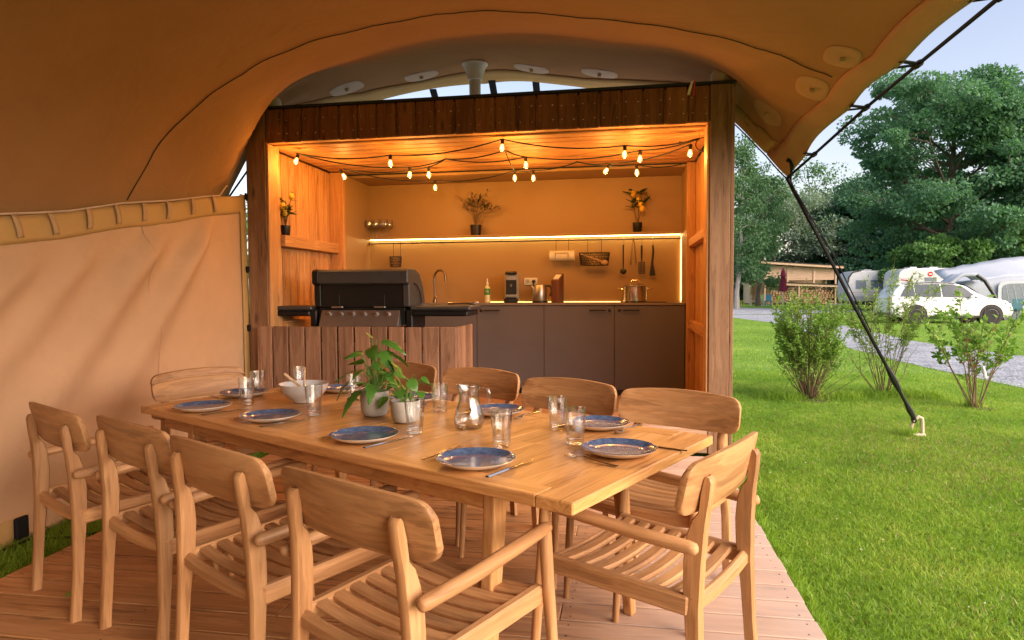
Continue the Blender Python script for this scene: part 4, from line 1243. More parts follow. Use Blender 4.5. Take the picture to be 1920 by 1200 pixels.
# potted plants on the table
def leaf_mesh(name, L_, W_, mat, curl=.25, lobes=0, fold=.12):
    b = MB(); n = 9; rows = []
    for i in range(n + 1):
        t = i / n
        w_ = W_ * (math.sin(math.pi * min(1, t ** .75)) ** .8) * (1 - .25 * t) if 0 < t < 1 else .0008
        if lobes and .25 < t < .9 and i % 2: w_ *= 1 - lobes
        y = L_ * t; z = -curl * L_ * t * t
        row = []
        for j in range(-2, 3):
            u = j / 2
            row.append((w_ * u, y - .12 * abs(u) * L_ * (1 - t), z + fold * abs(w_ * u) - .05 * L_ * t * u * u))
        rows.append(row)
    b.grid(rows); me = b.mesh(name, M[mat], True, 170); return me
def pot_plant(label, loc, pr, ph, meshes, leaves, stem_mat):
    t = thing('potted_plant', label, 'potted plant', loc)
    b = MB(); b.lathe([(pr * .62, 0), (pr * .78, .003), (pr * .88, .012), (pr * .95, .03), (pr, ph * .6), (pr * 1.0, ph), (pr * .985, ph + .0015), (pr * .93, ph), (pr * .92, ph * .84), (1e-6, ph * .84)], 32); b.build('pot', M['concrete'], t, smooth=True, angle=50)
    b = MB(); b.lathe([(pr * .92, ph * .86), (pr * .5, ph * .885), (1e-6, ph * .88)], 20); b.build('soil', M['soil'], t)
    for (tip, me, sc__, yaw, pitch, roll) in leaves:
        tip = Vector(tip); base = Vector((tip.x * .12 + random.uniform(-.012, .012), tip.y * .12 + random.uniform(-.012, .012), ph * .87))
        mid = base.lerp(tip, .55) + Vector((0, 0, .025)) - Vector((tip.x, tip.y, 0)) * .12
        b = MB(); b.tube([base, base.lerp(mid, .5) + Vector((0, 0, .004)), mid, tip], [.0024, .0021, .0019, .0014], 6); b.build('stem', M[stem_mat], t, smooth=True)
        lf = obj('leaf', me, t, tip, (pitch, roll, yaw)); lf.scale = (sc__,) * 3
    return t
plain('stem_green', (.16, .30, .06), .5)
lm = [leaf_mesh('leaf', .095, .030, 'pot_leaf', .35), leaf_mesh('leaf', .105, .034, 'pot_leaf', .45, .28), leaf_mesh('leaf', .085, .028, 'pot_leaf', .2)]
random.seed(21)
lv = []
for k in range(30):
    a = k * 2.399; u = ((k + .5) / 30)
    r = .035 + .085 * u ** .7 * random.uniform(.7, 1.1); z = .30 - .20 * u + random.uniform(-.025, .025)
    lv.append(((r * math.cos(a), r * math.sin(a), z), random.choice(lm), random.uniform(.75, 1.12), a - math.pi / 2 + random.uniform(-.5, .5), random.uniform(-.55, .35) - .5 * u, random.uniform(-.5, .5)))
lv.append(((-.01, .0, .335), lm[2], .55, 1.2, .7, .2)); lv.append(((.01, .005, .325), lm[2], .5, -1.0, .5, -.2)); lv.append(((.045, -.01, .32), lm[1], 1.0, -1.7, -.1, .3))
pot_plant('taller leafy green plant in a pale concrete pot in the middle of the table', TW(-.107, .011, TZ + .001), .0615, .106, lm, lv, 'stem_green')
rm = [leaf_mesh('leaf', .052, .027, 'pot_leaf', .2), leaf_mesh('leaf', .046, .024, 'pot_leaf', .1)]
lv = []
for k in range(15):
    a = k * 2.399 + .6; u = (k + .5) / 15
    r = .03 + .075 * u ** .6; z = .20 - .10 * u + random.uniform(-.02, .02)
    lv.append(((r * math.cos(a), r * math.sin(a), z), random.choice(rm), random.uniform(.7, 1.2), a - math.pi / 2 + random.uniform(-.4, .4), random.uniform(-.9, .1), random.uniform(-.4, .4)))
pot_plant('smaller plant with round leaves in a concrete pot right of the taller one', TW(.103, -.01, TZ + .001), .0595, .088, rm, lv, 'stem_green')

# stray leaves and straws on the deck
random.seed(4)
lo = leaf_mesh('fallen_leaf', .045, .012, 'bush_leaf', .1)
for (x, y, lb) in ((-1.62, 1.94, 'small green leaf lying on the deck boards left of the second near armchair'), (-2.30, 2.35, 'tiny green leaf on the left edge of the deck')):
    o = obj('fallen_leaf', lo, None, (x, y, .012), (.2, .1, random.uniform(0, 6))); tag(o, lb, 'leaf')

# ================================================================== GRILL
bq = thing('gas_grill', 'black gas grill with a closed lid behind the slatted half wall', 'grill', (-2.255, 5.62, .2))
def xprism(b, prof, x0, x1):
    b.prism([(0, y, z) for (y, z) in prof], (x0, 0, 0), (x1, 0, 0)); return b
b = MB(); xprism(b, [(-.20, .955), (-.205, 1.165), (-.175, 1.18), (-.03, 1.205), (.10, 1.16), (.19, 1.05), (.22, .955)], -.402, .402)
b.build('lid', M['bbq_black'], bq)
b = MB(); xprism(b, [(-.245, 1.150), (-.262, 1.165), (-.258, 1.262), (-.235, 1.282), (-.05, 1.283), (-.04, 1.265), (-.215, 1.245), (-.222, 1.155)], -.37, .40)
o = b.build('lid_visor', M['bbq_grey'], bq); mo = o.modifiers.new('bv', 'BEVEL'); mo.width = .006; mo.segments = 2
for x0, x1, mt in ((-.43, -.368, 'bbq_black'), (.385, .445, 'bbq_grey')):
    b = MB(); xprism(b, [(-.215, .955), (-.222, 1.145), (-.262, 1.158), (-.262, 1.265), (-.235, 1.285), (-.04, 1.286), (.08, 1.25), (.18, 1.14), (.235, 1.0), (.24, .955)], x0, x1)
    o = b.build('lid_end', M[mt], bq); mo = o.modifiers.new('bv', 'BEVEL'); mo.width = .012; mo.segments = 3
b = MB()
for x in (-.20, .215):
    b.box(x - .0025, x + .0025, -.2075, -.2045, .97, 1.06)
b.build('seam_strip', M['bbq_grey'], bq)
for x in (-.205, .185):
    b = MB(); b.obox((x, -.235, .955), ((1, 0, 0), (0, 1, 0), (0, 0, 1)), (.052, .018, .008), .005); b.build('latch', M['brushed_steel'], bq)
b = MB(); b.tube([(.448, -.10, 1.16), (.455, -.03, 1.14), (.458, .04, 1.08), (.458, .08, 1.00), (.452, .06, .95)], .006, 6); b.build('gas_hose', M['rubber'], bq, smooth=True)
b = MB(); b.box(-.40, .40, -.20, .23, .80, .954, .01); b.build('firebox', M['bbq_black'], bq)
b = MB(); xprism(b, [(-.215, .93), (-.285, .79), (-.27, .775), (-.20, .775)], -.36, .36); o = b.build('control_panel', M['bbq_panel'], bq); mo = o.modifiers.new('bv', 'BEVEL'); mo.width = .006; mo.segments = 2
nrm = Vector((0, -.894, .447))
for k in range(6):
    x = -.275 + k * .108
    c0 = Vector((x, -.238, .895))
    b = MB(); b.tube([c0, c0 + nrm * .012, c0 + nrm * .026, c0 + nrm * .030], [.017, .016, .013, .010], 14)
    kb = b.build('knob', M['brushed_steel'], bq, smooth=True)
    b = MB(); b.tube([c0 - nrm * .002, c0 + nrm * .004], .021, 16); b.build('bezel', M['silver_plastic'], kb, smooth=True)
def shelf_side(x0, x1, sgn):
    b = MB(); b.box(x0, x1, -.235, .20, .925, .965, .012); s_ = b.build('side_shelf', M['bbq_grey'], bq)
    b = MB(); b.box(x0 + .02, x1 - .02, -.232, .18, .875, .9245, .012); b.build('side_shelf_underside', M['bbq_black'], s_)
    xb = x1 - .02 if sgn < 0 else x0 + .02
    b = MB(); b.box(min(xb, xb - sgn * .06), max(xb, xb - sgn * .06), -.22, .16, .76, .93, .01); b.build('bracket', M['bbq_black'], s_)
shelf_side(-.88, -.45, -1); shelf_side(.45, .98, 1)
b = MB(); b.box(-.41, .41, -.22, .24, .06, .774, .01); b.build('cart', M['bbq_black'], bq)
for x in (-.34, .34):
    for y in (-.16, .18):
        b = MB(); b.tube([(x - .015, y, .03), (x + .015, y, .03)], .029, 12); b.build('castor', M['rubber'], bq)
# things lying on the right side shelf
o = MB(); o.bar((-.09, 0, .006), (.06, 0, .006), .05, .006)
for k in range(5): o.bar((.06, -.028 + k * .014, .008), (.15, -.03 + k * .015, .02), .006, .004)
o = o.build('grill_spatula', M['steel'], None, loc=(-1.70, 5.58, 1.166), rot=(0, 0, 2.8)); tag(o, 'slotted metal spatula lying on the right side shelf of the grill', 'spatula')
o = MB(); o.tube([(-.10, 0, .012), (.0, 0, .014), (.09, 0, .016)], [.010, .008, .012], 8); o.tube([(.09, 0, .016), (.14, 0, .018), (.17, 0, .022)], [.016, .018, .01], 10)
o = o.build('grill_brush', M['steel'], None, loc=(-1.42, 5.60, 1.167), rot=(0, 0, .1), smooth=True); tag(o, 'metal grill brush lying on the right side shelf of the grill', 'brush')

# ================================================================== KITCHEN UNIT
cab = thing('kitchen_unit', 'taupe kitchen base unit with black handles along the back wall of the hut', 'kitchen unit', (-1.155, 7.06, .2))
CXC = -1.155
b = MB(); b.box(-2.925 - CXC, .616 - CXC, -.245, .285, .06, .935); b.build('carcass', M['taupe'], cab)
b = MB(); b.box(-2.925 - CXC, .616 - CXC, -.20, .28, .002, .0595); b.build('plinth', M['black_plastic'], cab)
b = MB(); b.box(-2.927 - CXC, .618 - CXC, -.275, .288, .937, .962, .003); b.build('worktop', M['counter_top'], cab)
seams = [-2.925, -2.25, -1.534, -.816, -.089, .614]
for k in range(5):
    x0, x1 = seams[k] - CXC + .0025, seams[k + 1] - CXC - .0025
    b = MB(); b.box(x0, x1, -.266, -.247, .065, .932, .002); d_o = b.build('door', M['taupe'], cab)
    left = k in (0, 2, 4)
    hx0 = x0 + .085 if left else x1 - .085 - .165
    b = MB(); b.bar((hx0, -.292, .885), (hx0 + .165, -.292, .885), .012, .014, ch=.003); b.bar((hx0 + .012, -.292, .885), (hx0 + .012, -.266, .885), .01, .01); b.bar((hx0 + .153, -.292, .885), (hx0 + .153, -.266, .885), .01, .01)
    b.build('handle', M['black_metal'], d_o)
    lx = x0 + .048 if left else x1 - .048
    b = MB(); b.tube([(lx, -.266, .885), (lx, -.278, .885), (lx, -.281, .885)], [.0145, .0145, .011], 14); b.build('lock', M['black_metal'], d_o, smooth=True)
b = MB(); b.box(.02 - CXC, .44 - CXC, -.22, .22, .9625, .967, .002); b.build('hob', M['black_plastic'], cab)
b = MB(); b.box(-2.45 - CXC, -1.95 - CXC, -.20, .18, .9625, .965, .001); b.build('sink', M['brushed_steel'], cab)
b = MB()
b.tube([(-2.10 - CXC, .10, .962), (-2.10 - CXC, .10, 1.0)], [.026, .024], 14)
tp_ = [(-2.10 - CXC, .10, 1.0), (-2.10 - CXC, .10, 1.24)] + [(-2.10 - CXC + .068 - .068 * math.cos(a), .10 - .02 * (1 - math.cos(a)), 1.25 + .075 * math.sin(a)) for a in np.linspace(0, math.pi, 12)] + [(-1.964 - CXC, .06, 1.20)]
b.tube(tp_, .0125, 10); b.tube([(-2.10 - CXC, .085, 1.01), (-2.06 - CXC, .03, 1.03)], .007, 8)
b.build('tap', M['rail_metal'], cab, smooth=True)

wsh = thing('wall_shelf', 'long shelf with a glowing light strip and a hanging rail across the back wall', 'shelf', (-1.155, 7.25, 1.90))
b = MB(); b.box(-1.773, 1.774, -.12, .099, -.008, .010, .002); b.build('board', M['lamplit_taupe'], wsh)
b = MB(); b.box(-1.76, 1.76, .05, .062, -.0135, -.0085); b.build('glow_strip', M['led'], wsh)
b = MB(); b.tube([(-1.765, .03, -.052), (1.765, .03, -.052)], .010, 10)
for x in (-1.74, -.9, 0, .9, 1.74): b.tube([(x, .03, -.052), (x, .097, -.052)], .006, 8)
for x in (-1.765, 1.765): b.tube([(x - .012 * (1 if x > 0 else -1), .03, -.052), (x, .03, -.052)], .017, 10)
b.build('rail', M['rail_metal'], wsh, smooth=True)
ld = MB(); ld.box(.6135, .6195, 7.334, 7.342, 1.167, 1.885); o = ld.build('glow_strip', M['glow_dim']); tag(o, 'thin upright glowing line in the right back corner above the worktop', 'light strip')  # thin emissive upright line in the back corner
ld = MB(); ld.box(-1.52, -.03, 7.344, 7.348, 1.1625, 1.1655); o = ld.build('glow_strip', M['glow_dim']); tag(o, 'thin glowing line imitating a reflection along the back edge of the worktop', 'light strip')  # emissive line put in to imitate a reflection in the worktop

# ---- worktop items
WZ = 1.163
def lay_root(nm, lb, cat, x, y, z=WZ, rz=0, grp=None): return thing(nm, lb, cat, (x, y, z), rz, grp)
t = lay_root('soap_bottle', 'pale squeeze bottle with a green label marked X5 at the left of the worktop', 'bottle', -1.464, 7.02)
b = MB(); b.lathe([(.028, 0), (.032, .004), (.032, .15), (.028, .172), (.013, .188), (.013, .20)], 20); b.build('bottle_body', M['liquid_bottle'], t, smooth=True)
b = MB(); b.lathe([(.016, .198), (.016, .215), (.008, .222), (.005, .262), (1e-6, .268)], 14); b.build('nozzle', M['white_plastic'], t, smooth=True)
b = MB(); b.lathe([(.0326, .085), (.0328, .087), (.0328, .152), (.0326, .154)], 24); b.build('label', M['label_green'], t, smooth=True)
def text(s, size, loc, rot, mat, parent, ext=.0006, nm='lettering'):
    cu = bpy.data.curves.new(nm, 'FONT'); cu.body = s; cu.size = size; cu.extrude = ext; cu.align_x = 'CENTER'; cu.align_y = 'CENTER'
    t0 = bpy.data.objects.new(nm, cu); COL.objects.link(t0); dg = bpy.context.evaluated_depsgraph_get(); dg.update(); me = bpy.data.meshes.new_from_object(t0.evaluated_get(dg)); bpy.data.objects.remove(t0); o = bpy.data.objects.new(nm, me); COL.objects.link(o); o.parent = parent; o.location = loc; o.rotation_euler = rot; me.materials.clear(); me.materials.append(M[mat]); return o
text('X5', .034, (.004, -.0336, .122), (R(90), 0, 0), 'white_plastic', t)
t = lay_root('coffee_machine', 'compact silver and black capsule coffee machine on the worktop', 'coffee machine', -1.205, 7.06, rz=.12)
b = MB(); b.box(-.075, .085, -.02, .17, .012, .315, .014); b.build('housing', M['silver_plastic'], t)
b = MB(); b.box(-.066, .07, -.075, -.0205, .05, .312, .016); b.build('front_panel', M['silver_plastic'], t)
b = MB(); b.box(-.055, .060, -.085, -.0755, .09, .245, .008); b.build('brew_bay', M['black_plastic'], t)
b = MB(); b.box(-.062, .066, -.115, .05, .3125, .335, .010); b.tube([(-.055, -.10, .32), (.0, -.125, .318), (.06, -.10, .32)], .012, 8); b.build('lever', M['black_plastic'], t)
b = MB(); b.box(-.075, .075, -.15, -.02, .0, .045, .010); b.box(-.06, .06, -.145, -.03, .0455, .052, .002); b.build('drip_tray', M['black_plastic'], t)
b = MB(); b.tube([(0, -.095, .20), (0, -.095, .17)], [.018, .012], 12); b.build('spout', M['steel'], t, smooth=True)
t = thing('wall_socket', 'double wall socket with a plugged cable beside the coffee machine', 'socket', (-1.03, 7.349, 1.395))
b = MB(); b.obox((0, -.008, 0), ((1, 0, 0), (0, 1, 0), (0, 0, 1)), (.075, .008, .040), .004); b.build('plate', M['white_plastic'], t)
for x in (-.036, .036):
    b = MB(); b.tube([(x, -.016, 0), (x, -.017, 0)], .024, 16); b.build('outlet', M['silver_plastic'], t)
b = MB(); b.tube([(.036, -.018, 0), (.036, -.05, 0)], [.02, .016], 12); b.build('plug', M['black_plastic'], t, smooth=True)
t = MB(); t.tube([(-.994, 7.30, 1.39), (-.99, 7.28, 1.33), (-.97, 7.25, 1.25), (-.985, 7.22, 1.19), (-1.04, 7.2, 1.172), (-1.07, 7.22, 1.18)], .005, 6); t.tube([(-.994, 7.30, 1.385), (-.96, 7.27, 1.30), (-.955, 7.24, 1.20), (-.93, 7.2, 1.172)], .005, 6)
o = t.build('power_cable', M['rubber'], smooth=True); tag(o, 'black power cables hanging from the wall socket to the worktop', 'cable')
t = lay_root('kettle', 'steel electric kettle with a black handle on the worktop', 'kettle', -.885, 7.02)
b = MB(); b.lathe([(.080, .018), (.082, .022), (.077, .10), (.068, .185), (.064, .192), (.045, .198), (1e-6, .2)], 28); b.build('jug_body', M['brushed_steel'], t, smooth=True, angle=50)
b = MB(); b.lathe([(.078, 0), (.085, .004), (.083, .0175), (1e-6, .018)], 28); b.build('base', M['black_plastic'], t, smooth=True)
b = MB(); b.tube([(.06, 0, .178), (.10, 0, .180), (.122, 0, .165), (.128, 0, .12), (.118, 0, .085), (.105, 0, .07)], [.011, .013, .014, .012, .011, .008], 10); b.build('handle', M['black_plastic'], t, smooth=True)
b = MB(); b.tube([(-.06, 0, .13), (-.088, 0, .175), (-.094, 0, .182)], [.018, .012, .008], 10); b.build('spout', M['brushed_steel'], t, smooth=True)
t = lay_root('wooden_box', 'tall narrow dark wooden box with a slanted open top on the worktop', 'box', -.70, 7.06, rz=-.3)
b = MB(); b.prism([(-.045, -.07, 0), (-.045, .07, 0), (-.045, .07, .315), (-.045, -.07, .235)], (0, 0, 0), (.09, 0, 0)); o = b.build('case', M['box_wood'], t)
mo = o.modifiers.new('b', 'BEVEL'); mo.width = .004
b = MB(); b.obox((0, -.005, .2755), ((1, 0, 0), (0, .868, .496), (0, -.496, .868)), (.032, .05, .003)); b.build('opening', M['paper'], t)
t = lay_root('cooking_pot', 'steel cooking pot with a lid and two loop handles on the hob', 'pot', .125, 7.04, WZ + .006)
b = MB(); b.lathe([(.115, 0), (.122, .004), (.123, .02), (.123, .155), (.127, .160), (.121, .161)], 36); b.build('pot_body', M['steel'], t, smooth=True, angle=40)
b = MB(); b.lathe([(.126, .1615), (.126, .166), (.10, .178), (.05, .188), (1e-6, .19)], 36); l_ = b.build('lid', M['steel'], t, smooth=True, angle=40)
b = MB(); b.tube([(-.05, 0, .185), (-.046, 0, .215), (-.03, 0, .226), (.03, 0, .226), (.046, 0, .215), (.05, 0, .185)], .006, 8); b.build('knob_handle', M['steel'], l_, smooth=True)
for s in (-1, 1):
    b = MB(); b.tube([(s * .118, -.045, .128), (s * .150, -.046, .136), (s * .178, -.03, .143), (s * .185, 0, .145), (s * .178, .03, .143), (s * .150, .046, .136), (s * .118, .045, .128)], .006, 8); b.build('handle', M['steel'], t, smooth=True)

# ---- hanging things on the rail (rail centre y 7.28, z 1.848)
RY, RZ_ = 7.28, 1.848
def hook(b, x, z1=.05):
    b.tube([(x, RY - .011, RZ_ - .008), (x, RY - .012, RZ_ + .006), (x, RY, RZ_ + .013), (x, RY + .012, RZ_ + .004)], .003, 6); b.tube([(x, RY - .011, RZ_ - .008), (x, RY - .011, RZ_ - z1)], .003, 6)
def wire_basket(b, cx, cy, z0, z1, rx0, ry0, rx1, ry1, nv, nh):
    ang = np.linspace(0, 2 * math.pi, 33)
    def ring(z, t): 
        rx = rx0 + (rx1 - rx0) * t; ry = ry0 + (ry1 - ry0) * t
        e = .62
        return [(cx + rx * math.copysign(abs(math.cos(a)) ** e, math.cos(a)), cy + ry * math.copysign(abs(math.sin(a)) ** e, math.sin(a)), z) for a in ang]
    for k in range(nh + 1):
        t = k / nh; b.tube(ring(z0 + (z1 - z0) * t, t), .0038 if k in (0, nh) else .0014, 5, cap=False)
    for k in range(nv):
        a = 2 * math.pi * k / nv; d = 2 * math.pi / nv * 1.5; e = .62
        for sg in (-1, 1):
            pp = []
            for t in (0, .5, 1):
                rx = rx0 + (rx1 - rx0) * t; ry = ry0 + (ry1 - ry0) * t; aa = a + sg * d * t
                pp.append((cx + rx * math.copysign(abs(math.cos(aa)) ** e, math.cos(aa)), cy + ry * math.copysign(abs(math.sin(aa)) ** e, math.sin(aa)), z0 + (z1 - z0) * t))
            b.tube(pp, .0013, 4, cap=False)
t = thing('wire_basket', 'small round black wire basket hanging tilted from the left of the rail', 'basket', (0, 0, 0))
b = MB(); wire_basket(b, -2.585, 7.235, 1.575, 1.69, .058, .045, .068, .052, 26, 4); b.build('mesh_body', M['black_metal'], t)
b = MB(); b.lathe([(.05, 0), (.05, .002)], 18, (-2.585, 7.235, 1.577)); b.build('base', M['lamplit_taupe'], t)
b = MB()
for x in (-2.62, -2.535): hook(b, x, .155)
b.build('hook', M['black_metal'], t, smooth=True)
t = thing('paper_towel_holder', 'pale paper towel roll in a black wire holder hanging from the rail', 'paper towel', (0, 0, 0))
b = MB(); b.tube([(-.80, 7.235, 1.675), (-.53, 7.235, 1.675)], .055, 22); b.build('towel_roll', M['paper'], t, smooth=True, angle=50)
b = MB()
for x in (-.735, -.595): hook(b, x, .20); b.tube([(x, RY - .011, 1.66), (x, 7.175, 1.655), (x, 7.172, 1.70)], .003, 6)
b.tube([(-.735, 7.172, 1.70), (-.595, 7.172, 1.70)], .003, 6); b.build('wire_holder', M['black_metal'], t, smooth=True)
t = thing('wire_basket', 'wide oval black wire basket hanging from the middle right of the rail', 'basket', (0, 0, 0))
b = MB(); wire_basket(b, -.312, 7.225, 1.565, 1.70, .150, .055, .168, .062, 44, 5); b.build('mesh_body', M['black_metal'], t)
b = MB(); b.box(-.45, -.175, 7.18, 7.27, 1.566, 1.569); b.build('base', M['lamplit_taupe'], t)
b = MB()
for x in (-.385, -.235): hook(b, x, .15)
b.build('hook', M['black_metal'], t, smooth=True)
b = MB(); b.tube([(-.46, 7.18, 1.69), (-.30, 7.165, 1.63), (-.23, 7.16, 1.605)], .007, 8); b.sphere((-.20, 7.16, 1.593), .032, 12, 8, (1.2, .4, .8))
o = b.build('wooden_spoon', M['spoon_wood'], smooth=True); tag(o, 'wooden spoon resting in the oval wire basket', 'spoon')
def utensil(nm, lb, cat, x, build):
    t = thing(nm, lb, cat, (x, RY - .011, 0)); b = MB()
    b2 = MB(); b2.tube([(0, .0, RZ_ - .012), (.002, .0, RZ_ + .006), (0, .011, RZ_ + .013), (0, .024, RZ_ + .004)], .0028, 6); b2.tube([(0, 0, RZ_ - .012), (.006, 0, RZ_ - .045), (0, 0, RZ_ - .062)], .0028, 6); b2.build('hook', M['steel'], t, smooth=True)
    build(b); b.build('body', M['black_plastic'], t, smooth=True, angle=45)
def b1(b): b.tube([(0, 0, 1.785), (0, 0, 1.60), (0, 0, 1.53)], [.009, .007, .006], 8); b.sphere((0, -.008, 1.497), .034, 14, 8, (1, .5, .95))
utensil('ladle', 'black ladle hanging first from the left of the four utensils on the rail', 'ladle', .0, b1)
def b3(b):
    b.tube([(0, 0, 1.775), (0, 0, 1.66), (0, 0, 1.60)], [.011, .009, .006], 8)
    for k in range(5): b.box(-.034 + k * .0155, -.026 + k * .0155, -.004, 0, 1.47, 1.595)
    for k in range(7): b.box(-.034, .044 - .008, -.0045, .0005, 1.467 + k * .0205, 1.474 + k * .0205)
utensil('slotted_turner', 'black slotted turner hanging third on the rail with a square grid blade', 'turner', .196, b3)
def b4(b):
    b.tube([(0, 0, 1.775), (.004, 0, 1.70), (-.004, 0, 1.62), (-.008, 0, 1.56)], [.010, .012, .011, .013], 8)
    b.prism([(-.022, 0, 1.56), (.008, 0, 1.565), (.028, 0, 1.45), (-.036, 0, 1.445)], (0, -.006, 0), (0, .002, 0))
utensil('spatula', 'black solid spatula hanging last at the right of the rail', 'spatula', .315, b4)
t = thing('tongs', 'long steel tongs hanging second on the rail', 'tongs', (.107, RY - .012, 0))
for s in (-1, 1):
    b = MB(); b.tube([(0, 0, 1.86), (s * .010, 0, 1.80), (s * .024, 0, 1.66), (s * .028, 0, 1.59), (s * .022, 0, 1.565)], [.004, .005, .006, .008, .006], 8); b.build('arm', M['rail_metal'], t, smooth=True)

# ---- shelf items
SHZ = 1.911
wg = thing('wine_glass', '', 'wine glass')
b = MB(); b.lathe([(.035, 0), (.034, .002), (.006, .006), (.0045, .02), (.0042, .085), (.012, .095), (.032, .112), (.042, .140), (.041, .17), (.034, .205), (.0335, .206), (.040, .17), (.041, .14), (.031, .113), (1e-6, .10)], 22); b.build('glass_body', M['glass'], wg, smooth=True, angle=60)
wl = [(-2.885, 7.19, 'leftmost wine glass in the front row on the shelf'), (-2.79, 7.19, 'middle wine glass in the front row on the shelf'), (-2.695, 7.19, 'rightmost wine glass in the front row on the shelf'),
      (-2.86, 7.29, 'leftmost wine glass in the back row on the shelf'), (-2.765, 7.29, 'middle wine glass in the back row on the shelf'), (-2.67, 7.29, 'rightmost wine glass in the back row on the shelf')]
for i, (x, y, lb) in enumerate(wl):
    o = wg if i == 0 else copy_tree(wg); o.location = (x, y, SHZ); tag(o, lb, 'wine glass', 'wine glasses at the left of the shelf')
lem = leaf_mesh('leaf', .085, .020, 'lemon_leaf', .2)
ol = leaf_mesh('leaf', .060, .008, 'olive_leaf', .15)
def black_pot(t, r, h):
    b = MB(); b.lathe([(r * .78, 0), (r * .82, .002), (r, h), (r * 1.0, h + .002), (r * .93, h), (r * .9, h * .9), (1e-6, h * .9)], 24); b.build('pot', M['black_plastic'], t, smooth=True, angle=45)
def lemon_plant(lb, loc, sc__, seed, r):
    random.seed(seed)
    t = thing('lemon_plant', lb, 'potted plant', loc); black_pot(t, .042 * sc__, .085 * sc__)
    h = .085 * sc__
    b = MB(); tops = []
    for k in range(5):
        a = k * 1.26 + seed; tip = Vector((r * .6 * math.cos(a), r * .6 * math.sin(a), (.27 + .08 * random.random()) * sc__ + h * .2))
        b.tube([(0, 0, h * .9), tip * .5 + Vector((0, 0, h * .55)), tip], [.005, .004, .002], 6); tops.append(tip)
    b.build('stem', M['twig'], t, smooth=True)
    for k in range(26):
        tip = tops[k % 5]; f = random.uniform(.42, 1.05); p_ = Vector((0, 0, h)).lerp(tip, f)
        a = random.uniform(0, 6.28)
        o = obj('leaf', lem, t, p_, (random.uniform(-.3, .9), random.uniform(-.5, .5), a)); o.scale = (random.uniform(.7, 1.15) * sc__,) * 3
    for k, (f, a) in enumerate(((.45, .3), (.6, 2.2), (.75, 4.4), (.9, -.9))):
        p_ = Vector((0, 0, h)).lerp(tops[k % 5], f) + Vector((.03 * math.cos(a), -.03, .0)) * sc__
        b = MB(); b.sphere((0, 0, 0), .026 * sc__, 14, 9, (.9, .9, 1.15)); b.build('lemon', M['lemon'], t, smooth=True, loc=p_)
lemon_plant('small lemon tree in a black pot on the right end of the long wall shelf', (.149, 7.23, SHZ), 1.25, 5, .16)
lemon_plant('small lemon tree in a black pot on the timber beam of the left wall', (-3.025, 5.555, 1.801), 1.05, 9, .10)
t = thing('olive_plant', 'bushy olive plant in a black pot in the middle of the long wall shelf', 'potted plant', (-1.635, 7.23, SHZ)); black_pot(t, .066, .118)
random.seed(31); b = MB(); P_ = []; 
br = MB()
for k in range(20):
    a = random.uniform(0, 6.28); el = random.uniform(.25, 1.45); L_ = random.uniform(.22, .34)
    tip = Vector((math.cos(a) * math.cos(el) * L_ * .95, math.sin(a) * math.cos(el) * L_ * .30, .20 + math.sin(el) * L_))
    br.tube([(0, 0, .10), (tip.x * .25, tip.y * .25, .24), tip * .75 + Vector((0, 0, .04)), tip], [.004, .003, .002, .001], 5)
    for q in range(15):
        f = .35 + .65 * q / 15; p0 = Vector((tip.x * .25, tip.y * .25, .24)).lerp(tip, f) + Vector((0, 0, .03 * math.sin(f * 3)))
        P_.append((p0, a + random.uniform(-1.2, 1.2), random.uniform(-.5, .8)))
br.build('stem', M['twig'], t, smooth=True)
for (p0, a, pit_) in P_:
    c_, s_ = math.cos(a), math.sin(a); d_ = Vector((c_ * math.cos(pit_), s_ * math.cos(pit_), math.sin(pit_))); x, y, z = frame(d_); L_ = random.uniform(.045, .07); w_ = .0075
    b.add([p0, p0 + d_ * L_ * .5 + x * w_, p0 + d_ * L_, p0 + d_ * L_ * .5 - x * w_], [(0, 1, 2, 3)])
o = b.build('foliage', M['olive_leaf'], t); kind(o, 'stuff')

# ================================================================== STRING LIGHTS
fst = thing('string_lights', 'string of glowing amber bulbs on black cables looped below the hut ceiling', 'string lights', (0, 0, 0))
BUL = [(-2.86, 5.46, 2.455), (-2.655, 6.0, 2.405), (-1.99, 5.47, 2.405), (-1.96, 5.9, 2.38), (-1.776, 5.9, 2.374), (-1.92, 6.6, 2.37), (-.99, 5.38, 2.478), (-.838, 5.7, 2.39), (-1.036, 6.3, 2.388),
       (-.855, 6.3, 2.38), (-.155, 6.1, 2.385), (.008, 5.42, 2.392), (.135, 5.62, 2.39), (.121, 6.2, 2.38), (.53, 5.52, 2.40)]
def sag(a, c, s, n=8):
    a = Vector(a); c = Vector(c); return [a.lerp(c, k / n) - Vector((0, 0, s * 4 * (k / n) * (1 - k / n))) for k in range(n + 1)]
def chain(pts, s=.02):
    out = []
    for i in range(len(pts) - 1):
        q = sag(pts[i], pts[i + 1], s * (Vector(pts[i]) - Vector(pts[i + 1])).length); out += q if i == 0 else q[1:]
    return out
up = lambda i: (BUL[i][0], BUL[i][1], BUL[i][2] + .062)
cab_ = MB()
HKm, HK2, HK3, HK4 = (-1.63, 5.95, 2.515), (-1.03, 5.75, 2.53), (-.43, 6.25, 2.50), (.60, 5.5, 2.50)
for ch_ in ([up(0), up(2), up(6), up(11), HK4], [up(0), up(3), HKm, up(7), up(12), HK4], [up(1), up(4), HKm, HK2, up(7)], [up(1), up(5), up(8), up(9), HK3, up(10), up(14)], [HK3, up(13), (.55, 6.55, 2.50)], [HK2, up(8)]):
    cab_.tube(chain(ch_, .045), .0058, 6)
cab_.tube([(.60 + .06 * math.cos(a) + .03, 5.48, 2.45 + .055 * math.sin(a)) for a in np.linspace(1.5, 7.4, 20)], .005, 6)
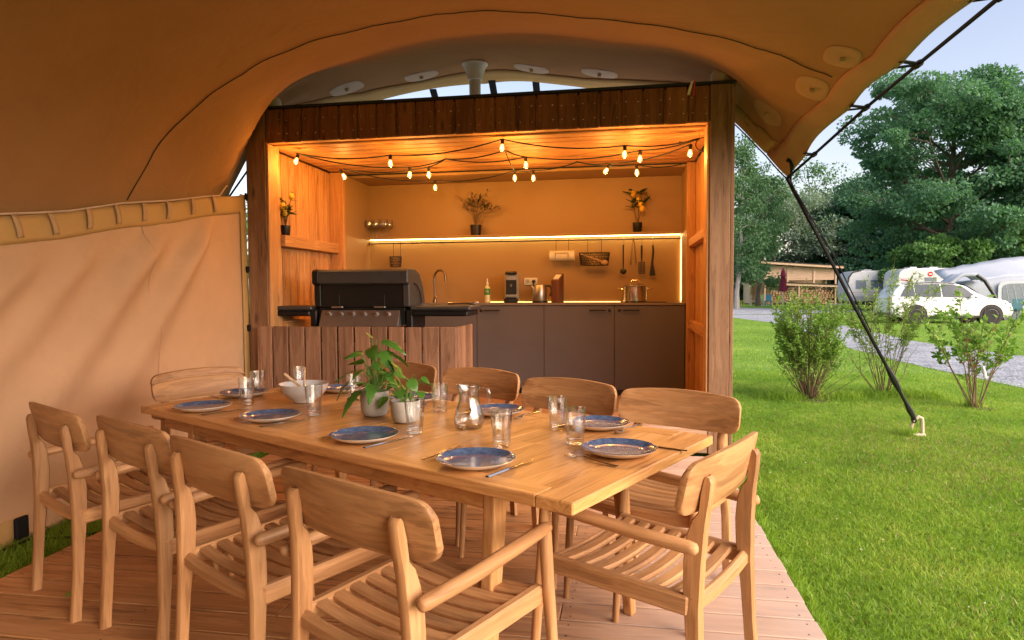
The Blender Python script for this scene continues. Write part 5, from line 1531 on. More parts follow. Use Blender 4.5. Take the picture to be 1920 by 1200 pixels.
cab_.tube([(.60, 5.5, 2.50), (.55, 5.5, 2.49), (.48, 5.5, 2.47), (.44, 5.5, 2.475)], .010, 6)
cab_.build('cable', M['rubber'], fst, smooth=True)
b = MB()
for (x, y, z) in (HKm, HK2, HK3, HK4): b.tube([(x, y, 2.562), (x, y, z + .012), (x + .008, y, z - .006), (x, y, z - .01)], .0025, 5)
b.build('ceiling_hook', M['steel'], fst)
sk = MB(); sk.tube([(0, 0, .068), (0, 0, .060), (0, 0, .022)], [.009, .0155, .0145], 12); sk_m = sk.mesh('socket', M['black_plastic'], True)
gb = MB(); gb.lathe([(.0125, .024), (.0155, .012), (.0215, -.006), (.0225, -.016), (.0195, -.028), (.011, -.036), (1e-6, -.038)], 16); gb_m = gb.mesh('glass_bulb', M['bulb_glass'], True, 60)
fl = MB(); fl.lathe([(.003, .015), (.0075, .004), (.0085, -.010), (.006, -.022), (1e-6, -.026)], 10); fl_m = fl.mesh('filament', M['filament'], True, 60)
for i, (x, y, z) in enumerate(BUL):
    r_ = (random.uniform(-.1, .1), random.uniform(-.1, .1), 0)
    if i in (0,): r_ = (-.6, 0, 0)
    if i in (1, 10): r_ = (.1, -.5 if i == 1 else .6, 0)
    s_ = obj('light_bulb', sk_m, fst, (x, y, z), r_)
    obj('glass_bulb', gb_m, s_); obj('filament', fl_m, s_)
    ld_ = bpy.data.lights.new('bulb_light', 'POINT'); ld_.energy = 3.6; ld_.color = (1.0, .45, .10); ld_.shadow_soft_size = .02
    lo_ = bpy.data.objects.new('bulb_light', ld_); COL.objects.link(lo_); lo_.parent = fst; lo_.location = (x, y, z - .045)

# ================================================================== GRASS BLADES (nobody could count them)
def blades(name, pts, h0, h1, wd, mat, lean=.5, label=None):
    n = len(pts)
    h = rng.uniform(h0, h1, n); a = rng.uniform(0, 2 * math.pi, n); la = rng.uniform(0, 2 * math.pi, n); ln = rng.uniform(.1, lean, n) * h
    w_ = wd * rng.uniform(.7, 1.3, n)
    base = pts; dx = np.stack([np.cos(a), np.sin(a), np.zeros(n)], -1) * (w_ / 2)[:, None]
    off = np.stack([np.cos(la) * ln, np.sin(la) * ln, h], -1)
    mid = base + off * np.array([.35, .35, .6]); tip = base + off * np.array([1, 1, .95])
    V = np.stack([base - dx, base + dx, mid + dx * .8, tip, mid - dx * .8], 1).reshape(-1, 3)
    o = obj(name, fast_mesh(name, V, 5, M[mat])); kind(o, 'stuff')
    if label: o['label'] = label
    return o
def sample(n, x0, x1, y0, y1, dens):
    x = rng.uniform(x0, x1, n); y = rng.uniform(y0, y1, n)
    k = rng.uniform(0, 1, n) < dens(x, y); return x[k], y[k]
def inpath(x, y):
    a = np.array(near); c = np.array(far)
    l = np.interp(y, a[:, 1], a[:, 0]); r = np.interp(y, c[:, 1], c[:, 0])
    return (x > l + rng.uniform(-.12, .18, len(x))) & (x < r - rng.uniform(-.12, .18, len(x))) & (y > 3)
def infru(x, y, m=.8):
    X = x * .986 + y * .167; D = -x * .167 + y * .985
    return (X < D * .80 + m) & (X > -D * .80 - m) & (D > 1.2)
x, y = sample(1000000, .72, 8.5, 1.2, 11.5, lambda x, y: np.clip(1.15 - (np.hypot(x, y) - 2.0) / 11, .12, 1))
k = ~((x < .752) & (y < 5.3)) & infru(x, y) & ~inpath(x, y) & ~((x < .86) & (y > 5.25))
x, y = x[k], y[k]
patchy = .5 + .5 * np.sin(x * 1.7 + np.sin(y * 1.3) * 2) * np.sin(y * 1.1 + x * .4)
pts = np.stack([x, y, np.full(len(x), GZ - .002)], -1)
blades('grass', pts, .012, .036, .0032, 'grass_blade', 1.2, 'short mown green grass of the lawn')
x, y = sample(150000, -2, 24, 10.5, 34, lambda x, y: np.clip(1.2 - (y - 8) / 30, .1, 1))
k = infru(x, y) & ~inpath(x, y) & (x > .9)
x, y = x[k], y[k]
blades('grass', np.stack([x, y, np.full(len(x), GZ - .002)], -1), .015, .04, .012, 'grass_blade', .9, 'short mown green grass of the lawn farther away')
x, y = sample(30000, -3.5, -2.70, 1.0, 5.6, lambda x, y: np.ones(len(x)))
k = (x < -2.785)
blades('grass', np.stack([x[k], y[k], np.full(k.sum(), GZ - .002)], -1), .025, .07, .0042, 'grass_blade', .8, 'grass strip between deck and canvas wall')
# dry straw-coloured blades, and longer tufts at the bush feet and along the deck edge
x, y = sample(70000, .78, 6, 1.8, 10, lambda x, y: np.clip(np.exp(-((x - 2.9) ** 2 + (y - 6.2) ** 2) / .9) + np.exp(-((x - 2.3) ** 2 + (y - 5.2) ** 2) / .5) * .6 + .10 + .12 * (np.sin(x * 2.1 + 1) * np.sin(y * 1.7) > .45), 0, 1))
k = ~inpath(x, y)
blades('dry_grass', np.stack([x[k], y[k], np.full(k.sum(), GZ)], -1), .012, .04, .004, 'dry_blade', 1.3, 'dry straw coloured grass blades')
P_ = []
for (cx, cy, r, n_) in ((1.98, 8.55, .22, 900), (2.62, 8.75, .30, 1300), (3.0, 8.95, .30, 900), (3.45, 9.05, .35, 1500), (3.75, 8.9, .25, 600), (4.0, 8.3, .12, 300), (2.62, 6.55, .05, 140)):
    q = rng.normal(0, r * .55, (n_, 2)); P_.append(np.stack([cx + q[:, 0], cy + q[:, 1] * .6, np.full(n_, GZ)], -1))
yy = rng.uniform(1.5, 5.2, 6000); edge_ = np.stack([.748 + np.abs(rng.normal(0, .03, 6000)), yy, np.full(6000, GZ)], -1)
blades('long_grass', edge_, .03, .085, .004, 'grass_blade', .8, 'slightly longer grass along the open edge of the deck')
blades('long_grass', np.concatenate(P_), .04, .13, .0045, 'grass_blade', .7, 'longer grass tufts round the feet of the shrubs')

nf = 190
fx = rng.uniform(.9, 6.5, nf); fy = rng.uniform(2.2, 9.5, nf); k = ~inpath(fx, fy); fx, fy = fx[k], fy[k]; nf = len(fx)
fc = np.stack([fx, fy, GZ + rng.uniform(.02, .04, nf)], -1); fr = rng.uniform(.003, .006, nf)
V = np.stack([fc + np.stack([fr * math.cos(a), fr * math.sin(a), 0 * fr + .002 * math.cos(2 * a)], -1) for a in np.linspace(0, 6.2832, 7)[:-1]], 1).reshape(-1, 3)
o = obj('clover_flowers', fast_mesh('clover_flowers', V, 6, M['white_cloth'])); kind(o, 'stuff')
# ================================================================== SHRUBS ON THE LAWN
def leaves_quads(P, D, L_, W_):
    """rhombic leaves: base P (n,3), direction D (n,3), length, width arrays"""
    n = len(P); D = D / np.linalg.norm(D, axis=1, keepdims=True)
    r = rng.normal(size=(n, 3)); X = np.cross(D, r); X /= np.linalg.norm(X, axis=1, keepdims=True) + 1e-9
    L_ = np.asarray(L_)[:, None]; W_ = np.asarray(W_)[:, None]
    Nn = np.cross(X, D)
    return np.stack([P, P + D * L_ * .5 + X * W_ / 2 + Nn * L_ * .06, P + D * L_, P + D * L_ * .5 - X * W_ / 2 + Nn * L_ * .06], 1).reshape(-1, 3)
def stems(b, base, n, h0, h1, spread, seed, r0=.008, wig=.06, branch=2, rbase=.07):
    rd = random.Random(seed); tips = []
    for k in range(n):
        a = rd.uniform(0, 6.283); q = rd.random() ** .6; h = rd.uniform(h0, h1) * (1 - .18 * q)
        p0 = Vector((base[0] + rbase * math.cos(a) * rd.random(), base[1] + rbase * math.sin(a) * rd.random(), GZ - .01))
        p3 = p0 + Vector((math.cos(a) * spread * q, math.sin(a) * spread * q, h))
        p1 = p0.lerp(p3, .35) + Vector((rd.uniform(-wig, wig) + math.cos(a) * .05, rd.uniform(-wig, wig), h * .06)); p2 = p0.lerp(p3, .7) + Vector((rd.uniform(-wig, wig), rd.uniform(-wig, wig), h * .04))
        line = [p0, p0.lerp(p1, .5), p1, p1.lerp(p2, .5), p2, p3]
        b.tube(line, [r0, r0 * .9, r0 * .75, r0 * .6, r0 * .45, r0 * .2], 5); tips.append(line)
        for j in range(branch):
            f = rd.uniform(1.5, 4.2); i = int(f); s_ = line[i].lerp(line[i + 1], f - i)
            aa = a + rd.uniform(-1.4, 1.4); e = s_ + Vector((math.cos(aa) * .16, math.sin(aa) * .16, rd.uniform(.10, .32)))
            l2 = [s_, s_.lerp(e, .5) + Vector((0, 0, -.01)), e]; b.tube(l2, [r0 * .5, r0 * .35, r0 * .15], 4); tips.append(l2)
    return tips
def leaf_on(tips, per, f0, L_, W_, up=.6, rnd=.9):
    P_, D_ = [], []
    for line in tips:
        n = len(line) - 1
        for k in range(per):
            f = (f0 + (1 - f0) * random.random() ** .8) * n; i = min(n - 1, int(f)); p_ = line[i].lerp(line[i + 1], f - i)
            d_ = (line[i + 1] - line[i]).normalized() * up + Vector((random.gauss(0, rnd), random.gauss(0, rnd), random.gauss(0, rnd * .6)))
            P_.append(tuple(p_)); D_.append(tuple(d_))
    n = len(P_); return leaves_quads(np.array(P_), np.array(D_), L_ * rng.uniform(.6, 1.3, n), W_ * rng.uniform(.7, 1.3, n))
random.seed(11)
def shrub(label, base, groups):
    t = thing('shrub', label, 'shrub', (0, 0, 0)); b = MB(); lv = {}
    for (n, h0, h1, sp, seed, r0, br, per, f0, L_, W_, mat) in groups:
        tips = stems(b, base, n, h0, h1, sp, seed, r0, branch=br); lv.setdefault(mat, []).append(leaf_on(tips, per, f0, L_, W_))
    b.build('stems', M['twig'], t, smooth=True)
    for mat, v in lv.items():
        o = obj('foliage', fast_mesh('foliage', np.concatenate(v), 4, M[mat]), t); kind(o, 'stuff')
    return t
shrub('dense leafy green shrub on the lawn left of the guy rope', (2.30, 8.66), [
    (48, 1.05, 1.62, .42, 3, .0055, 5, 34, .24, .042, .018, 'bush_leaf'), (16, 1.3, 1.72, .32, 4, .005, 4, 30, .35, .040, .017, 'shoot_leaf'), (14, .4, .8, .72, 5, .005, 2, 12, .4, .036, .016, 'bush_leaf')])
shrub('thin shrub of tall sparse willowy shoots on the lawn right behind the guy rope', (3.30, 9.05), [
    (18, 1.35, 1.98, .52, 8, .0042, 4, 30, .35, .062, .014, 'shoot_leaf'), (9, .7, 1.2, .75, 9, .006, 1, 9, .4, .045, .010, 'shoot_leaf')])
shrub('open branching shrub with larger leaves on the lawn at the right edge of the view', (3.98, 8.25), [
    (10, 1.15, 1.58, .70, 13, .0068, 6, 17, .40, .066, .036, 'bush_leaf'), (5, .7, 1.1, .75, 14, .006, 4, 9, .4, .055, .030, 'shoot_leaf'), (3, .8, 1.1, .5, 15, .007, 2, 4, .3, .05, .025, 'red_leaf')])
t = MB(); t.tube([(3.93, 8.0, .43), (3.94, 7.99, .38)], .012, 8); t.tube([(3.94, 7.99, .38), (3.95, 7.985, .30)], .018, 8)
o = t.build('tree_tag', M['white_plastic'], smooth=True); tag(o, 'small white tag hanging in the rightmost shrub', 'tag')
b = MB(); b.lathe([(1e-6, .012), (.16, .010), (.24, .004), (.28, -.01)], 18, (2.30, 8.62, GZ)); kind(b.build('soil_patch', M['soil']), 'structure')
b = MB(); b.lathe([(1e-6, .010), (.10, .008), (.17, -.01)], 16, (4.05, 8.2, GZ)); kind(b.build('soil_patch', M['soil']), 'structure')

# ================================================================== TREES
def tree(name, label, base, h, cr, seed, mat, bark='bark', n_limb=11, trunk=.28, leafL=.32, leafW=.20, per=150, cl_r=.95, crown0=.28, squash=1.0, droop=0.0, sub=5, dens=1.0, shape='round', group=None):
    rd = random.Random(seed); g = np.random.default_rng(seed)
    t = thing(name, label, 'tree', (base[0], base[1], GZ), 0, group)
    b = MB(); top = Vector((rd.uniform(-.4, .4), rd.uniform(-.4, .4), h * .86))
    n = 9; tr = [Vector((0, 0, -.1)).lerp(top, k / n) + Vector((rd.uniform(-.12, .12), rd.uniform(-.12, .12), 0)) * (k > 0) * (h / 12) for k in range(n + 1)]
    b.tube(tr, [trunk * (1.25 if k == 0 else 1 - .85 * k / n) for k in range(n + 1)], 8)
    cl = []
    for k in range(n_limb):
        f = crown0 + (.97 - crown0) * (k + rd.random()) / n_limb
        i = min(n - 1, int(f * n)); s_ = tr[i].lerp(tr[i + 1], f * n - i)
        a = k * 2.399 + rd.uniform(-.5, .5)
        u = (f - crown0) / (1 - crown0)
        prof = {'round': math.sin(math.pi * min(1, .18 + .80 * u)) ** .7, 'cone': (1 - u) * .9 + .12, 'column': .75 + .25 * math.sin(math.pi * u)}[shape]
        L_ = cr * prof * rd.uniform(.75, 1.1); el = rd.uniform(.05, .55) + .6 * u
        e = s_ + Vector((math.cos(a) * math.cos(el) * L_, math.sin(a) * math.cos(el) * L_, math.sin(el) * L_ * squash))
        m_ = s_.lerp(e, .5) + Vector((0, 0, -.06 * L_ + .1)); r_ = trunk * .42 * (1 - .6 * u)
        b.tube([s_, m_, e], [r_, r_ * .6, r_ * .25], 6)
        for j in range(sub):
            q = rd.uniform(.25, 1.05); p_ = s_.lerp(m_, q * 2) if q < .5 else m_.lerp(e, (q - .5) * 2)
            aa = a + rd.uniform(-1.5, 1.5); l2 = L_ * rd.uniform(.22, .5); ee = rd.uniform(-.25, .9) - droop
            d_ = p_ + Vector((math.cos(aa) * math.cos(ee) * l2, math.sin(aa) * math.cos(ee) * l2, math.sin(ee) * l2))
            b.tube([p_, p_.lerp(d_, .6) + Vector((0, 0, .05)), d_], [r_ * .35, r_ * .22, r_ * .08], 4); cl.append((d_, cl_r * rd.uniform(.6, 1.25)))
        cl.append((e, cl_r * rd.uniform(.7, 1.2)))
    cl.append((top + Vector((0, 0, h * .08)), cl_r)); cl.append((top, cl_r * 1.1))
    b.build('trunk', M[bark], t, smooth=True)
    P_, D_ = [], []
    for (c_, r) in cl:
        m = int(per * dens * rd.uniform(.6, 1.2))
        v = g.normal(size=(m, 3)); v /= np.linalg.norm(v, axis=1, keepdims=True)
        q = v * (g.uniform(.15, 1, (m, 1)) ** .55) * r * np.array([1, 1, .5])
        if droop > .2: q[:, 2] -= np.abs(g.normal(0, r * droop, m))
        P_.append(np.array(c_) + q); D_.append(v + g.normal(0, .6, (m, 3)) + np.array([0, 0, -.25 - droop]))
    P_ = np.concatenate(P_); D_ = np.concatenate(D_); m = len(P_)
    V = leaves_quads(P_, D_, leafL * g.uniform(.6, 1.3, m), leafW * g.uniform(.6, 1.3, m))
    o = obj('crown', fast_mesh('crown', V, 4, M[mat]), t); kind(o, 'stuff')
    return t
tree('oak_tree', 'tall broad dark green tree rising highest behind the caravans at the right', (21.8, 48.9), 16.2, 6.35, 101, 'oak_leaf', n_limb=28, trunk=.38, per=290, sub=8, cl_r=1.08, crown0=.22, leafL=.25, leafW=.17)
tree('oak_tree', 'tall dark green tree cut by the right edge of the photo', (29.2, 48.6), 15.3, 5.7, 102, 'oak_leaf', n_limb=26, trunk=.36, per=320, sub=7, cl_r=1.08, crown0=.2, leafL=.25, leafW=.17)
tree('birch_tree', 'slender pale trunked tree just right of the hut post', (8.35, 51.0), 13.6, 1.75, 103, 'poplar_leaf', 'bark_pale', n_limb=20, trunk=.20, per=120, sub=4, cl_r=.75, crown0=.20, droop=.5, leafL=.22, leafW=.14, shape='column')
tree('poplar_tree', 'second slender leafy tree behind the pale trunked one by the hut post', (11.6, 60.0), 13.0, 2.2, 104, 'poplar_leaf', n_limb=18, trunk=.2, per=120, sub=4, cl_r=.8, crown0=.15, droop=.3, leafL=.24, leafW=.15, shape='column')
tree('willow_tree', 'silvery grey green willow behind the timber shed', (15.6, 73.0), 13.2, 4.6, 105, 'willow_leaf', n_limb=18, trunk=.3, per=210, sub=5, cl_r=1.2, crown0=.15, droop=.3, leafL=.34, leafW=.16)
tree('willow_tree', 'second silvery grey green willow behind the right end of the timber shed', (20.4, 74.0), 11.2, 4.0, 106, 'willow_leaf', n_limb=16, trunk=.3, per=200, sub=5, cl_r=1.2, crown0=.15, droop=.3, leafL=.34, leafW=.16)
tree('locust_tree', 'airy thin leaved tree under the canopy corner against the pale sky', (21.0, 80.0), 17.0, 4.6, 107, 'poplar_leaf', n_limb=14, trunk=.22, per=42, sub=5, cl_r=1.15, crown0=.35, leafL=.34, leafW=.2)
tree('locust_tree', 'airy thin leaved tree between the canopy corner and the tall broad tree', (27.5, 82.0), 15.5, 4.4, 108, 'poplar_leaf', n_limb=14, trunk=.22, per=45, sub=5, cl_r=1.15, crown0=.3, leafL=.34, leafW=.2)
tree('dark_tree', 'dark green tree behind the caravans left of the tall broad tree', (24.5, 73.0), 11.5, 4.4, 109, 'dark_leaf', n_limb=18, trunk=.3, per=240, sub=6, cl_r=1.2, crown0=.08, leafL=.36, leafW=.24)
tree('dark_tree', 'low dark green tree right of the timber shed', (22.6, 76.0), 8.0, 3.2, 110, 'dark_leaf', n_limb=14, trunk=.25, per=240, sub=5, cl_r=1.1, crown0=.05, leafL=.34, leafW=.22)
tree('dark_tree', 'dark green tree below the crown of the tall broad tree', (29.0, 68.0), 10.5, 4.6, 111, 'dark_leaf', n_limb=18, trunk=.3, per=240, sub=6, cl_r=1.2, crown0=.05, leafL=.36, leafW=.24)
hz = [(19.9, 46.3, 4.7, 2.3), (22.4, 46.6, 5.0, 2.4), (25.0, 46.8, 5.3, 2.5), (27.8, 46.9, 5.3, 2.5), (31.0, 47.0, 5.4, 2.5)]
hl = ['leftmost light green bushy tree of the row directly behind the white caravans', 'second light green bushy tree from the left behind the white caravans', 'middle light green bushy tree of the row behind the white caravans',
      'light green bushy tree behind the peak of the grey awning', 'light green bushy tree at the right edge behind the grey awning']
for i, (x, y, h, r) in enumerate(hz):
    tree('bushy_tree', hl[i], (x, y), h, r, 120 + i, 'light_leaf' if i % 2 == 0 else 'oak_leaf', n_limb=16, trunk=.16, per=240, sub=5, cl_r=.85, crown0=.04, leafL=.24, leafW=.16, group='bushy trees behind the caravans')
tree('bushy_tree', 'small tree seen through the gap left of the hut', (-17.5, 32.0), 7.6, 2.2, 140, 'light_leaf', n_limb=14, trunk=.15, per=150, sub=4, cl_r=.8, crown0=.1, leafL=.22, leafW=.14)
tree('dark_tree', 'dark bushy tree between the pale trunk and the timber shed', (10.4, 76.0), 8.0, 3.2, 141, 'dark_leaf', n_limb=14, trunk=.2, per=220, sub=5, cl_r=1.1, crown0=.05, leafL=.34, leafW=.22)
tree('dark_tree', 'dark green tree filling the gap between the silvery willows and the tall broad tree', (25.4, 78.0), 14.0, 4.6, 142, 'dark_leaf', n_limb=20, trunk=.3, per=240, sub=6, cl_r=1.2, crown0=.06, leafL=.34, leafW=.22)
tree('dark_tree', 'dark green tree far behind the trunk of the tall broad tree', (31.5, 74.0), 14.5, 5.2, 143, 'dark_leaf', n_limb=20, trunk=.3, per=240, sub=6, cl_r=1.3, crown0=.06, leafL=.36, leafW=.24)
# far-off wood that reads as one mass
P_, D_ = [], []
for k in range(46):
    x = rng.uniform(-10, 75); y = rng.uniform(88, 102); h = rng.uniform(3.5, 7.5); r = rng.uniform(2.5, 4.5); m = 620
    v = rng.normal(size=(m, 3)); v /= np.linalg.norm(v, axis=1, keepdims=True); v[:, 2] = np.abs(v[:, 2])
    P_.append(np.array([x, y, GZ]) + v * np.array([r, r * .7, h]) * rng.uniform(.75, 1.0, (m, 1))); D_.append(v + rng.normal(0, .6, (m, 3)))
P_ = np.concatenate(P_); m = len(P_)
kind(obj('distant_wood', fast_mesh('distant_wood', leaves_quads(P_, np.concatenate(D_), .8 * rng.uniform(.6, 1.3, m), .5 * rng.uniform(.6, 1.3, m)), 4, M['dark_leaf'])), 'stuff')

# ================================================================== CAR
def car():
    t = thing('car', 'white estate style SUV parked on the grass beside the gravel path', 'car', (12.85, 29.35, GZ), R(0))
    Lr, Lf = -2.26, 2.28
    # stations along x: x, z_bottom, z_belt, z_roof, w_low, w_belt, w_roof
    ST_ = [(-2.27, .42, .98, 1.00, .74, .76, .70), (-2.20, .33, 1.02, 1.10, .84, .84, .74), (-2.05, .28, 1.04, 1.36, .89, .88, .70), (-1.85, .26, 1.05, 1.56, .91, .90, .66), (-1.4, .24, 1.04, 1.65, .92, .91, .64),
          (-.6, .24, 1.02, 1.68, .92, .91, .64), (.1, .24, 1.00, 1.64, .92, .91, .63), (.55, .24, .99, 1.52, .92, .90, .62), (.95, .24, .99, 1.26, .92, .90, .66), (1.22, .25, 1.00, 1.06, .92, .88, .76), (1.6, .26, .97, 1.00, .91, .84, .72),
          (1.95, .28, .90, .93, .88, .76, .62), (2.18, .32, .80, .82, .80, .66, .52), (2.28, .42, .66, .68, .66, .56, .44)]
    def sec(s_):
        x, zb, zl, zr, wl, wb, wr = s_
        zm = zb + (zl - zb) * .55
        return [(x, 0, zb), (x, -wl * .9, zb), (x, -wl, zb + .10), (x, -wl * 1.005, zm), (x, -wb, zl), (x, -(wb * .45 + wr * .55), zl + (zr - zl) * .6), (x, -wr, zr - .03 * (zr > zl + .1)), (x, -wr * .6, zr + .01), (x, 0, zr + .02)]
    b = MB()
    Pm = [sec(s_) + [(p[0], -p[1], p[2]) for p in sec(s_)[-2:0:-1]] for s_ in ST_]
    n = len(Pm[0]); vs = [p for r_ in Pm for p in r_]; fs = []
    for i in range(len(Pm) - 1):
        for k in range(n): fs.append((i * n + k, i * n + (k + 1) % n, (i + 1) * n + (k + 1) % n, (i + 1) * n + k))
    fs.append(tuple(range(n))); fs.append(tuple((len(Pm) - 1) * n + k for k in range(n)))
    b.add(vs, fs); body = b.build('body', M['white_paint'], t, smooth=True, angle=32)
    def S(x, f, side, off=.022):
        i = 0
        while i < len(ST_) - 2 and ST_[i + 1][0] < x: i += 1
        u = (x - ST_[i][0]) / (ST_[i + 1][0] - ST_[i][0]); a, c = sec(ST_[i]), sec(ST_[i + 1])
        # f in 0..1 from belt (4) to upper side (6)
        g_ = f * 2; k = 4 + min(1, int(g_)); v = g_ - (k - 4)
        pa = Vector(a[k]).lerp(Vector(a[k + 1]), v); pc = Vector(c[k]).lerp(Vector(c[k + 1]), v); p = pa.lerp(pc, u)
        return Vector((p.x, (p.y - off) * -side, p.z + off * .4))
    for side in (-1, 1):
        for (x0, x1, x2, x3) in ((-1.92, -1.38, -1.62, -1.40), (-1.34, -.42, -1.34, -.42), (-.36, .92, -.36, .42)):
            b = MB(); rows = []
            for k in range(7):
                q = k / 6; rows.append([S((x0 + (x1 - x0) * q) * (1 - f) + (x2 + (x3 - x2) * q) * f, .06 + f * .80, side) for f in (0, .25, .5, .75, 1)])
            b.grid(rows); b.build('side_window', M['car_glass'], body, smooth=True)
        b = MB(); rr = [S(x, .96, side, .035) for x in np.linspace(-1.7, .15, 9)]; b.tube(rr, .018, 6); b.build('roof_rail', M['black_plastic'], t, smooth=True)
        b = MB(); b.obox((.62, side * -1.0 * -1 if False else side * .99, 1.06), ((1, 0, 0), (0, 1, 0), (0, 0, 1)), (.07, .09, .06), .03); b.build('mirror', M['white_paint'], t)
        for x in (-.28, .66):
            b = MB(); b.bar((x - .42 if x > 0 else x - .45, side * .922, .93), (x - .26 if x > 0 else x - .29, side * .922, .93), .02, .025, ch=.006); b.build('door_handle', M['black_plastic'], t)
        b = MB(); b.obox((-2.10, side * .79, .98), ((.9, side * .35, 0), (-side * .35, .9, 0), (0, 0, 1)), (.20, .05, .085), .03); b.build('tail_light', M['red_lens'], t)
        b = MB(); b.obox((-2.20, side * .76, .45), ((.7, side * .6, 0), (-side * .6, .7, 0), (0, 0, 1)), (.08, .03, .04), .01); b.build('reflector', M['red_lens'], t)
        b = MB(); b.obox((2.02, side * .70, .78), ((.8, -side * .5, 0), (side * .5, .8, 0), (0, 0, 1)), (.18, .05, .07), .03); b.build('headlight', M['car_glass'], t)
        b = MB(); b.box(-1.0, 1.05, side * .90 - .03, side * .90 + .03, .25, .33, .01); b.build('sill_trim', M['black_plastic'], t)
        for x in (-1.34, 1.37):
            b = MB(); b.tube([(x, side * .60, .36), (x, side * .935, .36)], .415, 28); b.build('wheel_arch', M['black_plastic'], t, smooth=True, angle=40)
            b = MB(); M_ = Matrix.Rotation(R(90) * (1 if side < 0 else -1), 3, 'X')
            b.lathe([(.22, -.02), (.30, -.025), (.335, 0), (.35, .05), (.35, .16), (.335, .215), (.30, .235), (.24, .225)], 30, (x, side * .72, .35), M_); wh = b.build('wheel', M['tyre'], t, smooth=True)
            b = MB(); b.lathe([(.235, .19), (.245, .222), (.225, .228), (.215, .195)], 28, (x, side * .72, .35), M_)
            for k in range(5):
                a = 2 * math.pi * k / 5
                for da in (-.13, .13):
                    p0 = M_ @ Vector((.04 * math.cos(a), .04 * math.sin(a), .205)); p1 = M_ @ Vector((.225 * math.cos(a + da), .225 * math.sin(a + da), .215))
                    c_ = Vector((x, side * .72, .35)); b.bar(c_ + p0, c_ + p1, .03, .02, up=(0, 1, 0))
            b.lathe([(1e-6, .215), (.05, .215), (.055, .19)], 14, (x, side * .72, .35), M_); b.build('rim', M['alloy'], wh, smooth=True, angle=30)
    # rear window, windscreen, bumper, plate
    b = MB(); b.grid([[(-2.155 - .004, y, 1.10), (-1.90 - .012, y * .93, 1.46)] for y in np.linspace(-.66, .66, 7)]); b.build('rear_window', M['car_glass'], body)
    b = MB(); b.grid([[(1.16, y, 1.09), (.80, y * .9, 1.385), (.50, y * .82, 1.575)] for y in np.linspace(-.70, .70, 7)]); b.build('windscreen', M['car_glass'], body)
    b = MB(); b.box(-2.31, -2.12, -.78, .78, .26, .44, .04); b.build('rear_bumper', M['black_plastic'], t)
    b = MB(); b.box(-2.30, -2.275, -.26, .26, .70, .81, .004); b.build('number_plate', M['white_plastic'], t)
    b = MB(); b.box(-1.98, -1.78, -.60, .60, 1.575, 1.61, .012); b.build('spoiler', M['white_paint'], t)
    return t
car()

# ================================================================== CARAVANS, AWNING
def caravan(label, x0, L_, y0, W_, h, zb, wins, stripes, mat='caravan_white', skirt='caravan_grey', rz=0.0):
    t = thing('caravan', label, 'caravan', (x0, y0, GZ), rz, 'caravans parked in a row')
    # side outline in x-z, rounded upper corners
    r = .55; prof = [(0.10, zb), (0.0, zb + .35), (0.02, zb + 1.1)]
    for a in np.linspace(math.pi, math.pi / 2, 7): prof.append((r + .06 + r * math.cos(a), h - r * .75 + r * .75 * math.sin(a)))
    for a in np.linspace(math.pi / 2, 0, 7): prof.append((L_ - r - .06 + r * math.cos(a), h - r * .75 + r * .75 * math.sin(a)))
    prof += [(L_ - .02, zb + 1.1), (L_, zb + .35), (L_ - .10, zb)]
    b = MB(); b.prism([(x, 0, z) for x, z in prof], (0, 0, 0), (0, W_, 0)); o = b.build('body', M[mat], t, smooth=True, angle=30)
    mo = o.modifiers.new('b', 'BEVEL'); mo.width = .05; mo.segments = 3; mo.limit_method = 'ANGLE'
    for (wx, ww, wz, wh) in wins:
        b = MB(); b.obox((wx, -.005, wz), ((1, 0, 0), (0, 1, 0), (0, 0, 1)), (ww / 2 + .03, .012, wh / 2 + .03), .01); f_ = b.build('window', M['caravan_grey'], o)
        b = MB(); b.obox((wx, -.02, wz), ((1, 0, 0), (0, 1, 0), (0, 0, 1)), (ww / 2, .006, wh / 2), .003); b.build('pane', M['window_grey'], f_)
    for (z0, z1, mt) in stripes:
        b = MB(); b.box(.12, L_ - .12, -.004, .01, z0, z1); b.build('stripe', M[mt], o)
    b = MB(); b.box(.3, L_ - .3, .05, W_ - .05, zb - .22, zb - .005); b.build('chassis', M['black_plastic'], t)
    for yy in (.12, W_ - .12):
        b = MB(); b.tube([(L_ * .5, yy - .09, .32), (L_ * .5, yy + .09, .32)], .32, 20); b.build('wheel', M['tyre'], t, smooth=True, angle=40)
    b = MB(); b.box(L_ * .28, L_ * .40, W_ * .3, W_ * .7, h + .002, h + .10, .03); b.box(L_ * .6, L_ * .75, W_ * .3, W_ * .7, h + .002, h + .09, .03); b.build('roof_hatch', M['caravan_white'], t)
    b = MB(); b.bar((-.9, W_ / 2, .42), (.4, W_ / 2 - .3, .42), .07, .09); b.bar((-.9, W_ / 2, .42), (.4, W_ / 2 + .3, .42), .07, .09); b.tube([(-.85, W_ / 2, .46), (-.85, W_ / 2, .05)], .04, 8); b.build('drawbar', M['brushed_steel'], t)
    return t
plain('stripe_tan', (.45, .32, .2), .5); plain('stripe_grey', (.30, .31, .33), .5)
c1 = caravan('older white caravan with tan stripes standing leftmost in the caravan row', 14.55, 4.2, 46.2, 2.2, 2.62, .62, [(.80, .62, 1.72, .55), (2.15, 1.5, 1.72, .55), (3.6, .5, 1.72, .55)], [(1.16, 1.21, 'stripe_tan'), (1.02, 1.06, 'stripe_grey'), (.66, .96, 'stripe_grey')])
b = MB(); b.prism([(-.03, 0, 1.9), (.0, 0, 2.2), (.25, 0, 2.55), (.8, 0, 2.66), (.8, 0, 2.60), (.3, 0, 2.48), (.08, 0, 2.15), (.05, 0, 1.9)], (0, -.03, 0), (0, .02, 0)); b.build('awning_rail', M['black_plastic'], c1)
